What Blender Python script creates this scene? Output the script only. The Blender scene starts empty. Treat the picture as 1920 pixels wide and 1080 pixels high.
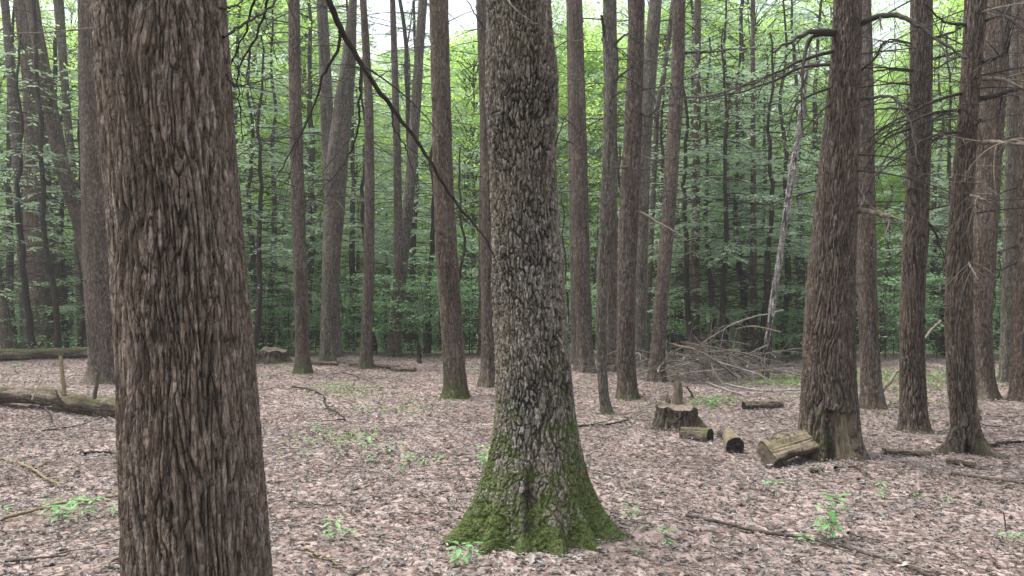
import bpy, math, random
import numpy as np

# ------------------------------------------------------------------ basics
F = 1386.67          # focal length of the camera in pixels of the 1920 frame
CZ = 1.6             # eye height
rng = np.random.default_rng(11)
random.seed(11)
scene = bpy.context.scene
COL = scene.collection
R = math.radians

_perm = np.random.default_rng(5).permutation(256).astype(np.int64)
_perm = np.concatenate([_perm, _perm, _perm])
_g = np.array([[1,1,0],[-1,1,0],[1,-1,0],[-1,-1,0],[1,0,1],[-1,0,1],[1,0,-1],[-1,0,-1],
               [0,1,1],[0,-1,1],[0,1,-1],[0,-1,-1],[1,1,0],[-1,1,0],[0,-1,1],[0,-1,-1]], float)

def noise(x, y, z=0.0):
    x, y, z = np.broadcast_arrays(np.asarray(x, float), np.asarray(y, float), np.asarray(z, float))
    xi = np.floor(x); yi = np.floor(y); zi = np.floor(z)
    fx, fy, fz = x - xi, y - yi, z - zi
    X = xi.astype(np.int64) & 255; Y = yi.astype(np.int64) & 255; Z = zi.astype(np.int64) & 255
    u = fx*fx*fx*(fx*(fx*6-15)+10); v = fy*fy*fy*(fy*(fy*6-15)+10); w = fz*fz*fz*(fz*(fz*6-15)+10)
    def corner(i, j, k):
        h = _perm[_perm[_perm[X+i]+Y+j]+Z+k] & 15
        g = _g[h]
        return g[..., 0]*(fx-i) + g[..., 1]*(fy-j) + g[..., 2]*(fz-k)
    def lerp(a, b, t): return a + (b-a)*t
    x00 = lerp(corner(0,0,0), corner(1,0,0), u); x10 = lerp(corner(0,1,0), corner(1,1,0), u)
    x01 = lerp(corner(0,0,1), corner(1,0,1), u); x11 = lerp(corner(0,1,1), corner(1,1,1), u)
    return lerp(lerp(x00, x10, v), lerp(x01, x11, v), w)

def fbm(x, y, z=0.0, o=3):
    s = 0; a = 1.0
    for i in range(o):
        s = s + a*noise(np.asarray(x)*2**i+17*i, np.asarray(y)*2**i+5*i, np.asarray(z)*2**i+9*i); a *= .5
    return s

def sstep(a, b, x):
    t = np.clip((x-a)/(b-a), 0, 1); return t*t*(3-2*t)

def voro(u, v, period, seed=0, jit=.8, hexa=False):
    """edge distance (F2-F1), a random value per cell and the offset inside the cell; u is periodic"""
    ui = np.floor(u).astype(int); vi = np.floor(v).astype(int)
    f1 = np.full(u.shape, 9.0); f2 = np.full(u.shape, 9.0); cid = np.zeros(u.shape); ou = np.zeros(u.shape); ov = np.zeros(u.shape)
    for du in (-1, 0, 1):
        for dv in (-1, 0, 1):
            cu = ui+du; cv = vi+dv
            h = _perm[_perm[(cu % period) & 255] + (cv & 255)] + seed*7
            a = ((h*73+19) % 251)/251.; b = ((h*151+77) % 241)/241.; c = ((h*97+31) % 239)/239.
            pu = cu+.5+jit*(a-.5)-u; pv = cv+.5+jit*(b-.5)-v
            if hexa: pu = pu+.5*(cv & 1)-.25
            d = np.hypot(pu, pv)
            m = d < f1
            f2 = np.where(m, f1, np.minimum(f2, d)); cid = np.where(m, c, cid); ou = np.where(m, -pu, ou); ov = np.where(m, -pv, ov); f1 = np.where(m, d, f1)
    return f2-f1, cid, ou, ov

def gz(x, y):
    x = np.asarray(x, float); y = np.asarray(y, float)
    h = .05*noise(x*.35+3, y*.35+8) + .035*noise(x*1.1, y*1.1, 4.) + .014*noise(x*3.1, y*3.1, 9.)
    d = np.maximum(0, y-16.5)
    h = h - .085*d*d/(d+3.0)*np.clip(1-(d-60)/200, 0, 1)
    return np.maximum(h, -3.4 + .3*noise(x*.05, y*.05))

def gz1(x, y): return float(gz(np.array([x]), np.array([y]))[0])
def Yof(py): return CZ*F/(py-540.)
def P(x, y, Y): return np.array([(x-960)/F*Y, Y, CZ-(y-540)/F*Y])
def G(x, y):
    Y = Yof(y); X = (x-960)/F*Y
    return np.array([X, Y, gz1(X, Y)])

# ------------------------------------------------------------------ mesh helpers
def mk(name, V, Fq, mat, parent=None, attrs=None, smooth=True, link=True):
    V = np.asarray(V, np.float32); Fq = np.asarray(Fq, np.int32)
    k = Fq.shape[1]; n = len(Fq)
    me = bpy.data.meshes.new(name)
    me.vertices.add(len(V)); me.vertices.foreach_set('co', V.ravel())
    me.loops.add(n*k); me.loops.foreach_set('vertex_index', Fq.ravel())
    me.polygons.add(n); me.polygons.foreach_set('loop_start', np.arange(n, dtype=np.int32)*k)
    me.polygons.foreach_set('use_smooth', np.full(n, smooth))
    me.update(calc_edges=True)
    if attrs:
        for a, val in attrs.items():
            at = me.attributes.new(a, 'FLOAT', 'POINT')
            at.data.foreach_set('value', np.asarray(val, np.float32).ravel())
    me.materials.append(mat)
    o = bpy.data.objects.new(name, me)
    if link: COL.objects.link(o)
    if parent is not None: o.parent = parent
    return o

def empty(name, loc):
    o = bpy.data.objects.new(name, None); o.location = loc; o.empty_display_size = .1
    COL.objects.link(o); return o

def tag(o, label=None, cat=None, group=None, kind=None):
    if label: o['label'] = label
    if cat: o['category'] = cat
    if group: o['group'] = group
    if kind: o['kind'] = kind
    return o

def tube(pts, rad, sides=5):
    pts = np.asarray(pts, float); rad = np.asarray(rad, float); n = len(pts)
    t = np.gradient(pts, axis=0); t /= np.linalg.norm(t, axis=1)[:, None]+1e-9
    ref = np.array([0, 0, 1.]) if abs(t[:, 2]).mean() < .8 else np.array([1., 0, 0])
    a = np.cross(t, ref); a /= np.linalg.norm(a, axis=1)[:, None]+1e-9
    b = np.cross(t, a)
    th = np.arange(sides)/sides*2*np.pi
    V = pts[:, None] + rad[:, None, None]*(np.cos(th)[None, :, None]*a[:, None] + np.sin(th)[None, :, None]*b[:, None])
    V = np.concatenate([V.reshape(-1, 3), pts[-1:]+t[-1:]*rad[-1]*.5])
    i = np.arange(n-1)[:, None]*sides; j = np.arange(sides)[None]; j2 = (j+1) % sides
    Q = np.stack([i+j, i+j2, i+sides+j2, i+sides+j], -1).reshape(-1, 4)
    tip = n*sides; l = (n-1)*sides; s = np.arange(sides)
    cap = np.stack([l+s, l+(s+1) % sides, np.full(sides, tip), np.full(sides, tip)], -1)
    return V, Q, cap

class Tubes:
    def __init__(s): s.V = []; s.Q = []; s.n = 0
    def add(s, pts, rad, sides=5):
        V, Q, cap = tube(pts, rad, sides)
        s.V.append(V); s.Q.append(Q+s.n); s.n += len(V)
    def arrays(s): return np.concatenate(s.V), np.concatenate(s.Q)
    def build(s, name, mat, parent=None, off=None):
        V, Q = s.arrays()
        if off is not None: V = V-np.asarray(off)
        return mk(name, V, Q, mat, parent)

def catmull(pts, n):
    pts = np.asarray(pts, float)
    if len(pts) == 2: pts = np.array([pts[0], pts.mean(0), pts[1]])
    e = np.concatenate([[2*pts[0]-pts[1]], pts, [2*pts[-1]-pts[-2]]])
    t = np.linspace(0, len(pts)-1.0001, n); i = t.astype(int); f = (t-i)[:, None]
    p0, p1, p2, p3 = e[i], e[i+1], e[i+2], e[i+3]
    return .5*(2*p1+(p2-p0)*f+(2*p0-5*p1+4*p2-p3)*f*f+(3*p1-p0-3*p2+p3)*f**3)

def grow(tb, p0, d, L, r0, depth=1, droop=.25, wob=.12, dens=4., sides=5, tipf=.25):
    """one branch with side twigs added to tube list tb"""
    n = max(5, int(L*7))
    d = np.asarray(d, float); d = d/np.linalg.norm(d)
    p = np.array(p0, float); pts = [p.copy()]
    c = rng.normal(0, wob, 3)
    for i in range(n):
        d = d + c/n + rng.normal(0, wob*.8, 3)/math.sqrt(n)*.6 + np.array([0, 0, -droop/n])
        d /= np.linalg.norm(d); p = p + d*L/n; pts.append(p.copy())
    pts = np.array(pts); rad = np.linspace(r0, r0*tipf, n+1)
    tb.add(pts, rad, sides)
    if depth > 0:
        for k in range(int(L*dens+rng.random())):
            t = rng.uniform(.15, .97); i = int(t*n); q = pts[i]
            ax = pts[min(i+1, n)]-pts[max(i-1, 0)]; ax /= np.linalg.norm(ax)
            side = np.cross(ax, [0, 0, 1.]); side /= np.linalg.norm(side)+1e-9
            s = rng.choice([-1, 1])
            dd = ax*rng.uniform(.3, .9)+side*s*rng.uniform(.5, 1)+np.array([0, 0, rng.uniform(-.5, .25)])
            grow(tb, q, dd, (L*.45*(1-t)+.12)*rng.uniform(.6, 1.2), max(rad[i]*.5, .0022), depth-1, droop*1.2, wob*1.3, dens*.8, 4, .35)

# ------------------------------------------------------------------ materials
def new_mat(name):
    m = bpy.data.materials.new(name); m.use_nodes = True
    nt = m.node_tree; nt.nodes.clear()
    out = nt.nodes.new('ShaderNodeOutputMaterial')
    return m, nt, out
def nd(nt, t, **kw):
    n = nt.nodes.new(t)
    for k, v in kw.items():
        if k == 'ins':
            for a, b in v.items(): n.inputs[a].default_value = b
        else: setattr(n, k, v)
    return n
def rgb(c): return (c[0], c[1], c[2], 1)
def mixc(nt, fac, a, b, mode='MIX'):
    n = nd(nt, 'ShaderNodeMix', data_type='RGBA', blend_type=mode)
    for s, v in ((0, fac), (6, a), (7, b)):
        if hasattr(v, 'links'): nt.links.new(v, n.inputs[s])
        else: n.inputs[s].default_value = v if s == 0 else rgb(v)
    return n.outputs[2]
def ramp(nt, src, stops, interp='LINEAR'):
    n = nd(nt, 'ShaderNodeValToRGB'); cr = n.color_ramp; cr.interpolation = interp
    while len(cr.elements) < len(stops): cr.elements.new(.5)
    for e, (p, c) in zip(cr.elements, stops): e.position = p; e.color = rgb(c)
    nt.links.new(src, n.inputs[0]); return n.outputs[0]
def nz(nt, scale, detail=3, sz=(1, 1, 1), rough=.55):
    tc = nd(nt, 'ShaderNodeTexCoord'); mp = nd(nt, 'ShaderNodeMapping'); mp.inputs['Scale'].default_value = sz
    nt.links.new(tc.outputs['Object'], mp.inputs[0])
    n = nd(nt, 'ShaderNodeTexNoise', ins={'Scale': scale, 'Detail': detail, 'Roughness': rough})
    nt.links.new(mp.outputs[0], n.inputs['Vector']); return n.outputs['Fac']
def math_(nt, op, a, b=0., clamp=False):
    n = nd(nt, 'ShaderNodeMath', operation=op, use_clamp=clamp)
    for i, v in enumerate((a, b)):
        if hasattr(v, 'links'): nt.links.new(v, n.inputs[i])
        else: n.inputs[i].default_value = v
    return n.outputs[0]
def attr(nt, name):
    return nd(nt, 'ShaderNodeAttribute', attribute_name=name).outputs['Fac']

def bark_mat(name, low, high, tint, lichen, moss=(.058, .086, .014), scar=(.25, .205, .135), rough=.9, spec=.25, fine=60, lich=.25, sz=(1, 1, .22), crack=70., flake=.5, cz=.26):
    m, nt, out = new_mat(name)
    b = nd(nt, 'ShaderNodeBsdfPrincipled', ins={'Roughness': rough, 'Specular IOR Level': spec})
    nt.links.new(b.outputs[0], out.inputs[0])
    n1 = nz(nt, fine, 4, sz); n2 = nz(nt, 3.0, 4, (1, 1, .5)); n3 = nz(nt, 18, 3)
    rr = math_(nt, 'MULTIPLY', attr(nt, 'ridge'), math_(nt, 'ADD', .82, math_(nt, 'MULTIPLY', math_(nt, 'SUBTRACT', n1, .5), 2.0)), True)
    rr = math_(nt, 'POWER', rr, 1.35)
    c = mixc(nt, rr, low, high)
    c = mixc(nt, math_(nt, 'MULTIPLY', math_(nt, 'SUBTRACT', n2, .40), 2.2, True), c, mixc(nt, rr, [v*.75 for v in tint], tint))
    lf = math_(nt, 'MULTIPLY', math_(nt, 'SUBTRACT', n3, .56), 6., True)
    c = mixc(nt, math_(nt, 'MULTIPLY', lf, lich), c, lichen)
    n4 = nz(nt, 240, 2, (1, 1, .6))
    tn = attr(nt, 'tone'); hs = nd(nt, 'ShaderNodeHueSaturation'); nt.links.new(c, hs.inputs['Color'])
    nt.links.new(math_(nt, 'ADD', math_(nt, 'MULTIPLY', tn, 1.45), .80), hs.inputs['Value'])
    nt.links.new(math_(nt, 'SUBTRACT', 1.25, math_(nt, 'MULTIPLY', tn, .5)), hs.inputs['Saturation'])
    c = hs.outputs[0]
    c = mixc(nt, .5, c, ramp(nt, n4, [(.25, (.35, .35, .35)), (.75, (1, 1, 1))]), 'OVERLAY')
    tc = nd(nt, 'ShaderNodeTexCoord'); mp = nd(nt, 'ShaderNodeMapping'); mp.inputs['Scale'].default_value = (1, 1, cz)
    nt.links.new(tc.outputs['Object'], mp.inputs[0])
    wn = nd(nt, 'ShaderNodeTexNoise', ins={'Scale': 22., 'Detail': 3.}); nt.links.new(mp.outputs[0], wn.inputs['Vector'])
    va = nd(nt, 'ShaderNodeVectorMath', operation='MULTIPLY_ADD'); nt.links.new(wn.outputs['Color'], va.inputs[0]); va.inputs[1].default_value = (.03, .03, .03); nt.links.new(mp.outputs[0], va.inputs[2])
    vo = nd(nt, 'ShaderNodeTexVoronoi', feature='DISTANCE_TO_EDGE', ins={'Scale': crack}); nt.links.new(va.outputs[0], vo.inputs['Vector'])
    vc = nd(nt, 'ShaderNodeTexVoronoi', ins={'Scale': crack}); nt.links.new(va.outputs[0], vc.inputs['Vector'])
    sep = nd(nt, 'ShaderNodeSeparateColor'); nt.links.new(vc.outputs['Color'], sep.inputs[0])
    ck = math_(nt, 'MULTIPLY', vo.outputs['Distance'], 7., True)
    c = mixc(nt, math_(nt, 'MULTIPLY', math_(nt, 'SUBTRACT', 1., ck), .42), c, low)
    c = mixc(nt, flake, c, ramp(nt, sep.outputs[0], [(0, (.28, .28, .28)), (1, (.82, .81, .79))]), 'OVERLAY')
    kn = attr(nt, 'knot_dark'); c = mixc(nt, kn, c, (.022, .018, .016))
    sc = attr(nt, 'scar')
    scc = ramp(nt, nz(nt, 26, 4, (1, 1, .25)), [(.3, [v*.35 for v in scar]), (.5, scar), (.7, [v*1.35 for v in scar])])
    c = mixc(nt, sc, c, scc)
    mo = attr(nt, 'moss')
    nm = nz(nt, 70, 4); nm2 = nz(nt, 9, 3)
    nzs = math_(nt, 'ADD', math_(nt, 'MULTIPLY', nm2, 3.6), math_(nt, 'MULTIPLY', nm, 3.2))
    mf = math_(nt, 'ADD', math_(nt, 'MULTIPLY', mo, 1.15), math_(nt, 'SUBTRACT', nzs, 3.95))
    mf = math_(nt, 'ADD', mf, math_(nt, 'MULTIPLY', math_(nt, 'SUBTRACT', .6, attr(nt, 'ridge')), .35))
    mf = math_(nt, 'MULTIPLY', mf, 1.7, True)
    mf = math_(nt, 'MULTIPLY', mf, math_(nt, 'MULTIPLY', mo, 5., True))
    mf = math_(nt, 'MULTIPLY', mf, .88)
    mc = ramp(nt, nm, [(.3, [v*.5 for v in moss]), (.55, moss), (.75, (moss[0]*1.7, moss[1]*1.65, moss[2]*1.5))])
    c = mixc(nt, mf, c, mc)
    nt.links.new(c, b.inputs['Base Color'])
    bp = nd(nt, 'ShaderNodeBump', ins={'Strength': .8, 'Distance': .010})
    nt.links.new(math_(nt, 'ADD', math_(nt, 'ADD', n1, math_(nt, 'MULTIPLY', n4, .4)), math_(nt, 'ADD', math_(nt, 'MULTIPLY', ck, .5), math_(nt, 'MULTIPLY', sep.outputs[0], .35))), bp.inputs['Height']); nt.links.new(bp.outputs[0], b.inputs['Normal'])
    return m

def leaf_mat(name, cols, trans, tw=.45, rough=.5, spec=.35, obj_var=0.0, patch=False):
    m, nt, out = new_mat(name)
    ge = nd(nt, 'ShaderNodeNewGeometry')
    c = ramp(nt, ge.outputs['Random Per Island'], [(i/(len(cols)-1), k) for i, k in enumerate(cols)])
    if patch:
        c = mixc(nt, .85, c, ramp(nt, nz(nt, .9, 4), [(.33, (.58, .50, .44)), (.5, (.95, .93, .92)), (.68, (1, 1, 1))]), 'MULTIPLY')
    if obj_var:
        oi = nd(nt, 'ShaderNodeObjectInfo')
        hs = nd(nt, 'ShaderNodeHueSaturation')
        nt.links.new(math_(nt, 'ADD', math_(nt, 'MULTIPLY', oi.outputs['Random'], obj_var), 1-obj_var*.5), hs.inputs['Value'])
        nt.links.new(math_(nt, 'ADD', math_(nt, 'MULTIPLY', oi.outputs['Random'], .05), .475), hs.inputs['Hue'])
        nt.links.new(c, hs.inputs['Color']); c = hs.outputs[0]
    b = nd(nt, 'ShaderNodeBsdfPrincipled', ins={'Roughness': rough, 'Specular IOR Level': spec})
    nt.links.new(c, b.inputs['Base Color'])
    if tw:
        t = nd(nt, 'ShaderNodeBsdfTranslucent'); nt.links.new(mixc(nt, .8, c, trans), t.inputs[0])
        mx = nd(nt, 'ShaderNodeMixShader', ins={0: tw})
        nt.links.new(b.outputs[0], mx.inputs[1]); nt.links.new(t.outputs[0], mx.inputs[2]); nt.links.new(mx.outputs[0], out.inputs[0])
    else: nt.links.new(b.outputs[0], out.inputs[0])
    return m

def wood_mat(name, a, b_, scale=30, rough=.85, sz=(1, 1, 1), ov=0.):
    m, nt, out = new_mat(name)
    b = nd(nt, 'ShaderNodeBsdfPrincipled', ins={'Roughness': rough, 'Specular IOR Level': .25})
    n = nz(nt, scale, 4, sz)
    c = ramp(nt, n, [(.3, a), (.7, b_)])
    nt.links.new(c, b.inputs['Base Color'])
    bp = nd(nt, 'ShaderNodeBump', ins={'Strength': .5, 'Distance': .004})
    nt.links.new(n, bp.inputs['Height']); nt.links.new(bp.outputs[0], b.inputs['Normal'])
    nt.links.new(b.outputs[0], out.inputs[0]); return m

M = {}
M['front'] = bark_mat('furrowed_bark', (.0085, .0065, .005), (.122, .100, .079), (.106, .084, .065), (.215, .19, .162), lich=.5, fine=45, crack=60., flake=.28)
M['oak'] = bark_mat('plated_bark', (.006, .0055, .005), (.132, .122, .103), (.142, .122, .088), (.24, .23, .20), lich=.5, fine=55, flake=.4, crack=55., cz=.42)
M['red'] = bark_mat('reddish_bark', (.0115, .0088, .007), (.084, .067, .053), (.073, .054, .042), (.13, .116, .10), lich=.3, fine=70)
M['brown'] = bark_mat('brown_bark', (.018, .0135, .0105), (.086, .066, .050), (.072, .054, .040), (.13, .118, .098), lich=.35, fine=65)
M['grey'] = bark_mat('grey_bark', (.024, .021, .017), (.088, .078, .063), (.076, .070, .052), (.15, .15, .12), lich=.45, fine=60)
M['far'] = bark_mat('distant_bark', (.028, .025, .020), (.070, .062, .050), (.066, .055, .044), (.11, .11, .085), lich=.35, fine=40)
M['stump'] = bark_mat('dark_stump_wood', (.005, .004, .0035), (.070, .055, .042), (.045, .034, .026), (.12, .11, .09), lich=.35, fine=30)
M['birch'] = bark_mat('birch_bark', (.03, .026, .022), (.26, .255, .24), (.15, .14, .125), (.36, .355, .34), lich=.6, fine=30, sz=(.3, .3, 1.2))
M['rot'] = bark_mat('weathered_wood', (.012, .009, .007), (.115, .092, .066), (.088, .068, .046), (.17, .155, .125), lich=.4, fine=30)
M['twig'] = wood_mat('dead_twig', (.012, .010, .008), (.040, .033, .026), 25)
M['twig_pale'] = wood_mat('bleached_twig', (.09, .073, .055), (.20, .17, .135), 25)
M['twig_far'] = wood_mat('distant_twig', (.032, .030, .024), (.080, .074, .060), 25)
M['twig_grey'] = wood_mat('grey_brush', (.12, .11, .10), (.27, .25, .23), 14)
M['stick_yellow'] = wood_mat('yellow_stick', (.11, .088, .042), (.21, .17, .09), 12)
M['stick_brown'] = wood_mat('brown_stick', (.035, .026, .021), (.095, .073, .057), 16)
M['char'] = wood_mat('black_rot', (.008, .007, .006), (.03, .026, .022), 30)
M['pale_wood'] = wood_mat('cut_wood', (.085, .068, .047), (.19, .16, .12), 20)
M['orange_wood'] = wood_mat('orange_rot', (.15, .06, .027), (.28, .14, .06), 14)
M['needle'] = leaf_mat('hemlock_needles', [(.085, .13, .088), (.14, .19, .138), (.19, .235, .19), (.11, .16, .115)], (.34, .50, .28), .5, .45, .5, .35)
M['leaf'] = leaf_mat('broad_leaves', [(.09, .165, .028), (.13, .22, .04), (.17, .27, .05), (.11, .195, .033)], (.60, .88, .22), .62, .45, .35, .4)
M['under'] = leaf_mat('understory_leaves', [(.09, .18, .085), (.14, .25, .12), (.18, .30, .15)], (.36, .58, .28), .45, .45, .45, .3)
M['seed'] = leaf_mat('seedling_leaves', [(.10, .24, .075), (.16, .34, .12), (.20, .38, .15)], (.20, .46, .11), .35, .45, .4)
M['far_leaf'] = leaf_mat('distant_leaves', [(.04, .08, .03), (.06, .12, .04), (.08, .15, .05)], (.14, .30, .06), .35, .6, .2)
M['litter'] = leaf_mat('fallen_leaves', [(.050, .039, .034), (.205, .188, .177), (.125, .106, .095), (.27, .252, .240), (.070, .056, .048), (.225, .207, .196), (.150, .124, .106), (.38, .36, .343), (.175, .156, .144), (.088, .071, .061), (.25, .23, .218), (.130, .106, .089), (.20, .182, .17)], (.28, .23, .2), .12, .6, .3, 0., True)
M['grass'] = leaf_mat('ground_greens', [(.12, .18, .06), (.18, .26, .09), (.24, .30, .13)], (.2, .4, .08), .3, .5, .3)

def ground_mat():
    m, nt, out = new_mat('forest_floor')
    b = nd(nt, 'ShaderNodeBsdfPrincipled', ins={'Roughness': .9, 'Specular IOR Level': .2})
    tc = nd(nt, 'ShaderNodeTexCoord')
    v = nd(nt, 'ShaderNodeTexVoronoi', ins={'Scale': 22.0, 'Randomness': 1.0}); nt.links.new(tc.outputs['Object'], v.inputs['Vector'])
    sep = nd(nt, 'ShaderNodeSeparateColor'); nt.links.new(v.outputs['Color'], sep.inputs[0])
    c = ramp(nt, sep.outputs[0], [(0, (.10, .068, .055)), (.3, (.20, .15, .13)), (.6, (.28, .22, .2)), (1, (.36, .3, .27))])
    n = nz(nt, 1.1, 4)
    c = mixc(nt, .6, c, ramp(nt, n, [(.3, (.5, .45, .4)), (.7, (1, 1, 1))]), 'MULTIPLY')
    # beyond the clearing the floor is green with low growth
    sx = nd(nt, 'ShaderNodeSeparateXYZ'); nt.links.new(tc.outputs['Object'], sx.inputs[0])
    far = math_(nt, 'MULTIPLY', math_(nt, 'SUBTRACT', sx.outputs[1], 17.), .12, True)
    c = mixc(nt, math_(nt, 'MULTIPLY', far, .7), c, (.06, .085, .03))
    nt.links.new(c, b.inputs['Base Color'])
    bp = nd(nt, 'ShaderNodeBump', ins={'Strength': .8, 'Distance': .02})
    nt.links.new(sep.outputs[1], bp.inputs['Height']); nt.links.new(bp.outputs[0], b.inputs['Normal'])
    nt.links.new(b.outputs[0], out.inputs[0]); return m
M['ground'] = ground_mat()

# ------------------------------------------------------------------ ground
def ground():
    xs = np.concatenate([[-160, -120, -70, -45, -32, -25], np.arange(-20, 20.01, .16), [25, 32, 45, 70, 120, 160]])
    ys = np.concatenate([[-60, -30, -12, -5, -2], np.arange(0, 22, .13), np.arange(22, 60, 1.5), [65, 80, 110, 160]])
    X, Y = np.meshgrid(xs, ys)
    V = np.stack([X, Y, gz(X, Y)], -1).reshape(-1, 3)
    nx, ny = len(xs), len(ys)
    i = np.arange(ny-1)[:, None]*nx+np.arange(nx-1)[None]
    Q = np.stack([i, i+1, i+nx+1, i+nx], -1).reshape(-1, 4)
    tag(mk('ground', V, Q, M['ground']), kind='structure')
ground()

def scatter_xy(n, y0, y1, margin=1.6, power=1.0):
    """random points on the floor inside the widened view wedge"""
    Y = np.sqrt(rng.uniform(y0*y0, y1*y1, n)) if power == 1 else y0+(y1-y0)*rng.random(n)**power
    X = rng.uniform(-1, 1, n)*(Y*.72+margin)
    return X, Y

def rot_leaves(tmpl, pos, size, yaw, tilt, tiltdir, asp=None):
    """copies of a template (k,3) placed with yaw + tilt; returns (n*k,3)"""
    n = len(pos); k = len(tmpl)
    L = tmpl[None]*np.asarray(size)[:, None, None]
    if asp is not None: L = L*np.stack([np.ones(n), asp, np.ones(n)], -1)[:, None]
    c, s = np.cos(yaw)[:, None], np.sin(yaw)[:, None]
    x = L[..., 0]*c-L[..., 1]*s; y = L[..., 0]*s+L[..., 1]*c; z = L[..., 2]
    # tilt round horizontal axis at tiltdir (Rodrigues)
    ax = np.cos(tiltdir)[:, None]; ay = np.sin(tiltdir)[:, None]
    ct, st = np.cos(tilt)[:, None], np.sin(tilt)[:, None]
    dot = ax*x+ay*y
    cx, cy, cz = ay*z, -ax*z, ax*y-ay*x
    V = np.stack([x*ct+cx*st+ax*dot*(1-ct), y*ct+cy*st+ay*dot*(1-ct), z*ct+cz*st], -1)
    return (V+pos[:, None]).reshape(-1, 3)

def litter_tri():
    t = np.array([[-.5, 0, 0], [-.22, .17, .08], [.02, .11, .03], [.2, .2, .12], [.5, .02, .06],
                  [.2, -.19, .09], [.03, -.11, .03], [-.2, -.18, .10], [0, 0, -.03], [.24, 0, .0]])
    fc = np.array([[0, 8, 1], [8, 2, 1], [8, 9, 2], [9, 3, 2], [9, 4, 3], [0, 7, 8], [7, 6, 8], [8, 6, 9], [6, 5, 9], [9, 5, 4]])
    t2 = np.array([[-.5, 0, 0], [0, .17, .08], [.5, .02, .06], [.04, -.17, .10], [0, 0, -.03]])
    f2 = np.array([[0, 4, 1], [4, 2, 1], [0, 3, 4], [3, 2, 4]])
    Vs = []; Fs = []; nv = 0
    for tm, fc_, n, a, b, mg, med in ((t, fc, 250000, 2.6, 12., 1.6, .030), (t2, f2, 230000, 5.0, 18.5, 2.2, .034)):
        X, Y = scatter_xy(n, a, b, mg)
        p = rng.random(len(X)) < (sstep(12, 4.5, Y) if a < 3 else sstep(4.5, 11, Y)); X, Y = X[p], Y[p]
        keep = noise(X*2.2, Y*2.2, 31.)*.8+noise(X*.5, Y*.5, 3.)*.5 + rng.normal(0, .45, len(X)) > -.7
        X, Y = X[keep], Y[keep]; n = len(X)
        size = np.clip(np.exp(rng.normal(np.log(med), .40, n)), .014, .11)
        pos = np.stack([X, Y, gz(X, Y)+.004+rng.random(n)**2*.028], -1)
        V = rot_leaves(tm, pos, size, rng.uniform(0, 6.28, n), np.abs(rng.normal(0, .34, n)), rng.uniform(0, 6.28, n), rng.uniform(.6, 1.5, n))
        Vs.append(V); Fs.append((fc_[None]+len(tm)*np.arange(n)[:, None, None]).reshape(-1, 3)+nv); nv += len(V)
    tag(mk('leaf_litter', np.concatenate(Vs), np.concatenate(Fs), M['litter'], smooth=False), 'dry pinkish brown fallen leaves covering the forest floor', 'leaves', kind='stuff')
litter_tri()

def twig_litter():
    tb = Tubes()
    X, Y = scatter_xy(1500, 2.8, 16, 1.5)
    for x, y in zip(X, Y):
        L = float(np.exp(rng.normal(np.log(.16), .55))); a = rng.uniform(0, 6.28)
        n = 5; s = np.linspace(-.5, .5, n)*L
        bend = rng.normal(0, .12)*L
        px_ = x+s*math.cos(a)-bend*(s/L)**2*4*math.sin(a); py_ = y+s*math.sin(a)+bend*(s/L)**2*4*math.cos(a)
        z = gz(px_, py_)+.02+rng.uniform(0, .02)+s*rng.normal(0, .1)
        r = rng.uniform(.0018, .0045)
        tb.add(np.stack([px_, py_, z], -1), np.linspace(r, r*.5, n), 4)
    tag(tb.build('twig_litter', M['stick_brown']), 'thin broken twigs scattered among the fallen leaves', 'twigs', kind='stuff')
twig_litter()

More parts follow.
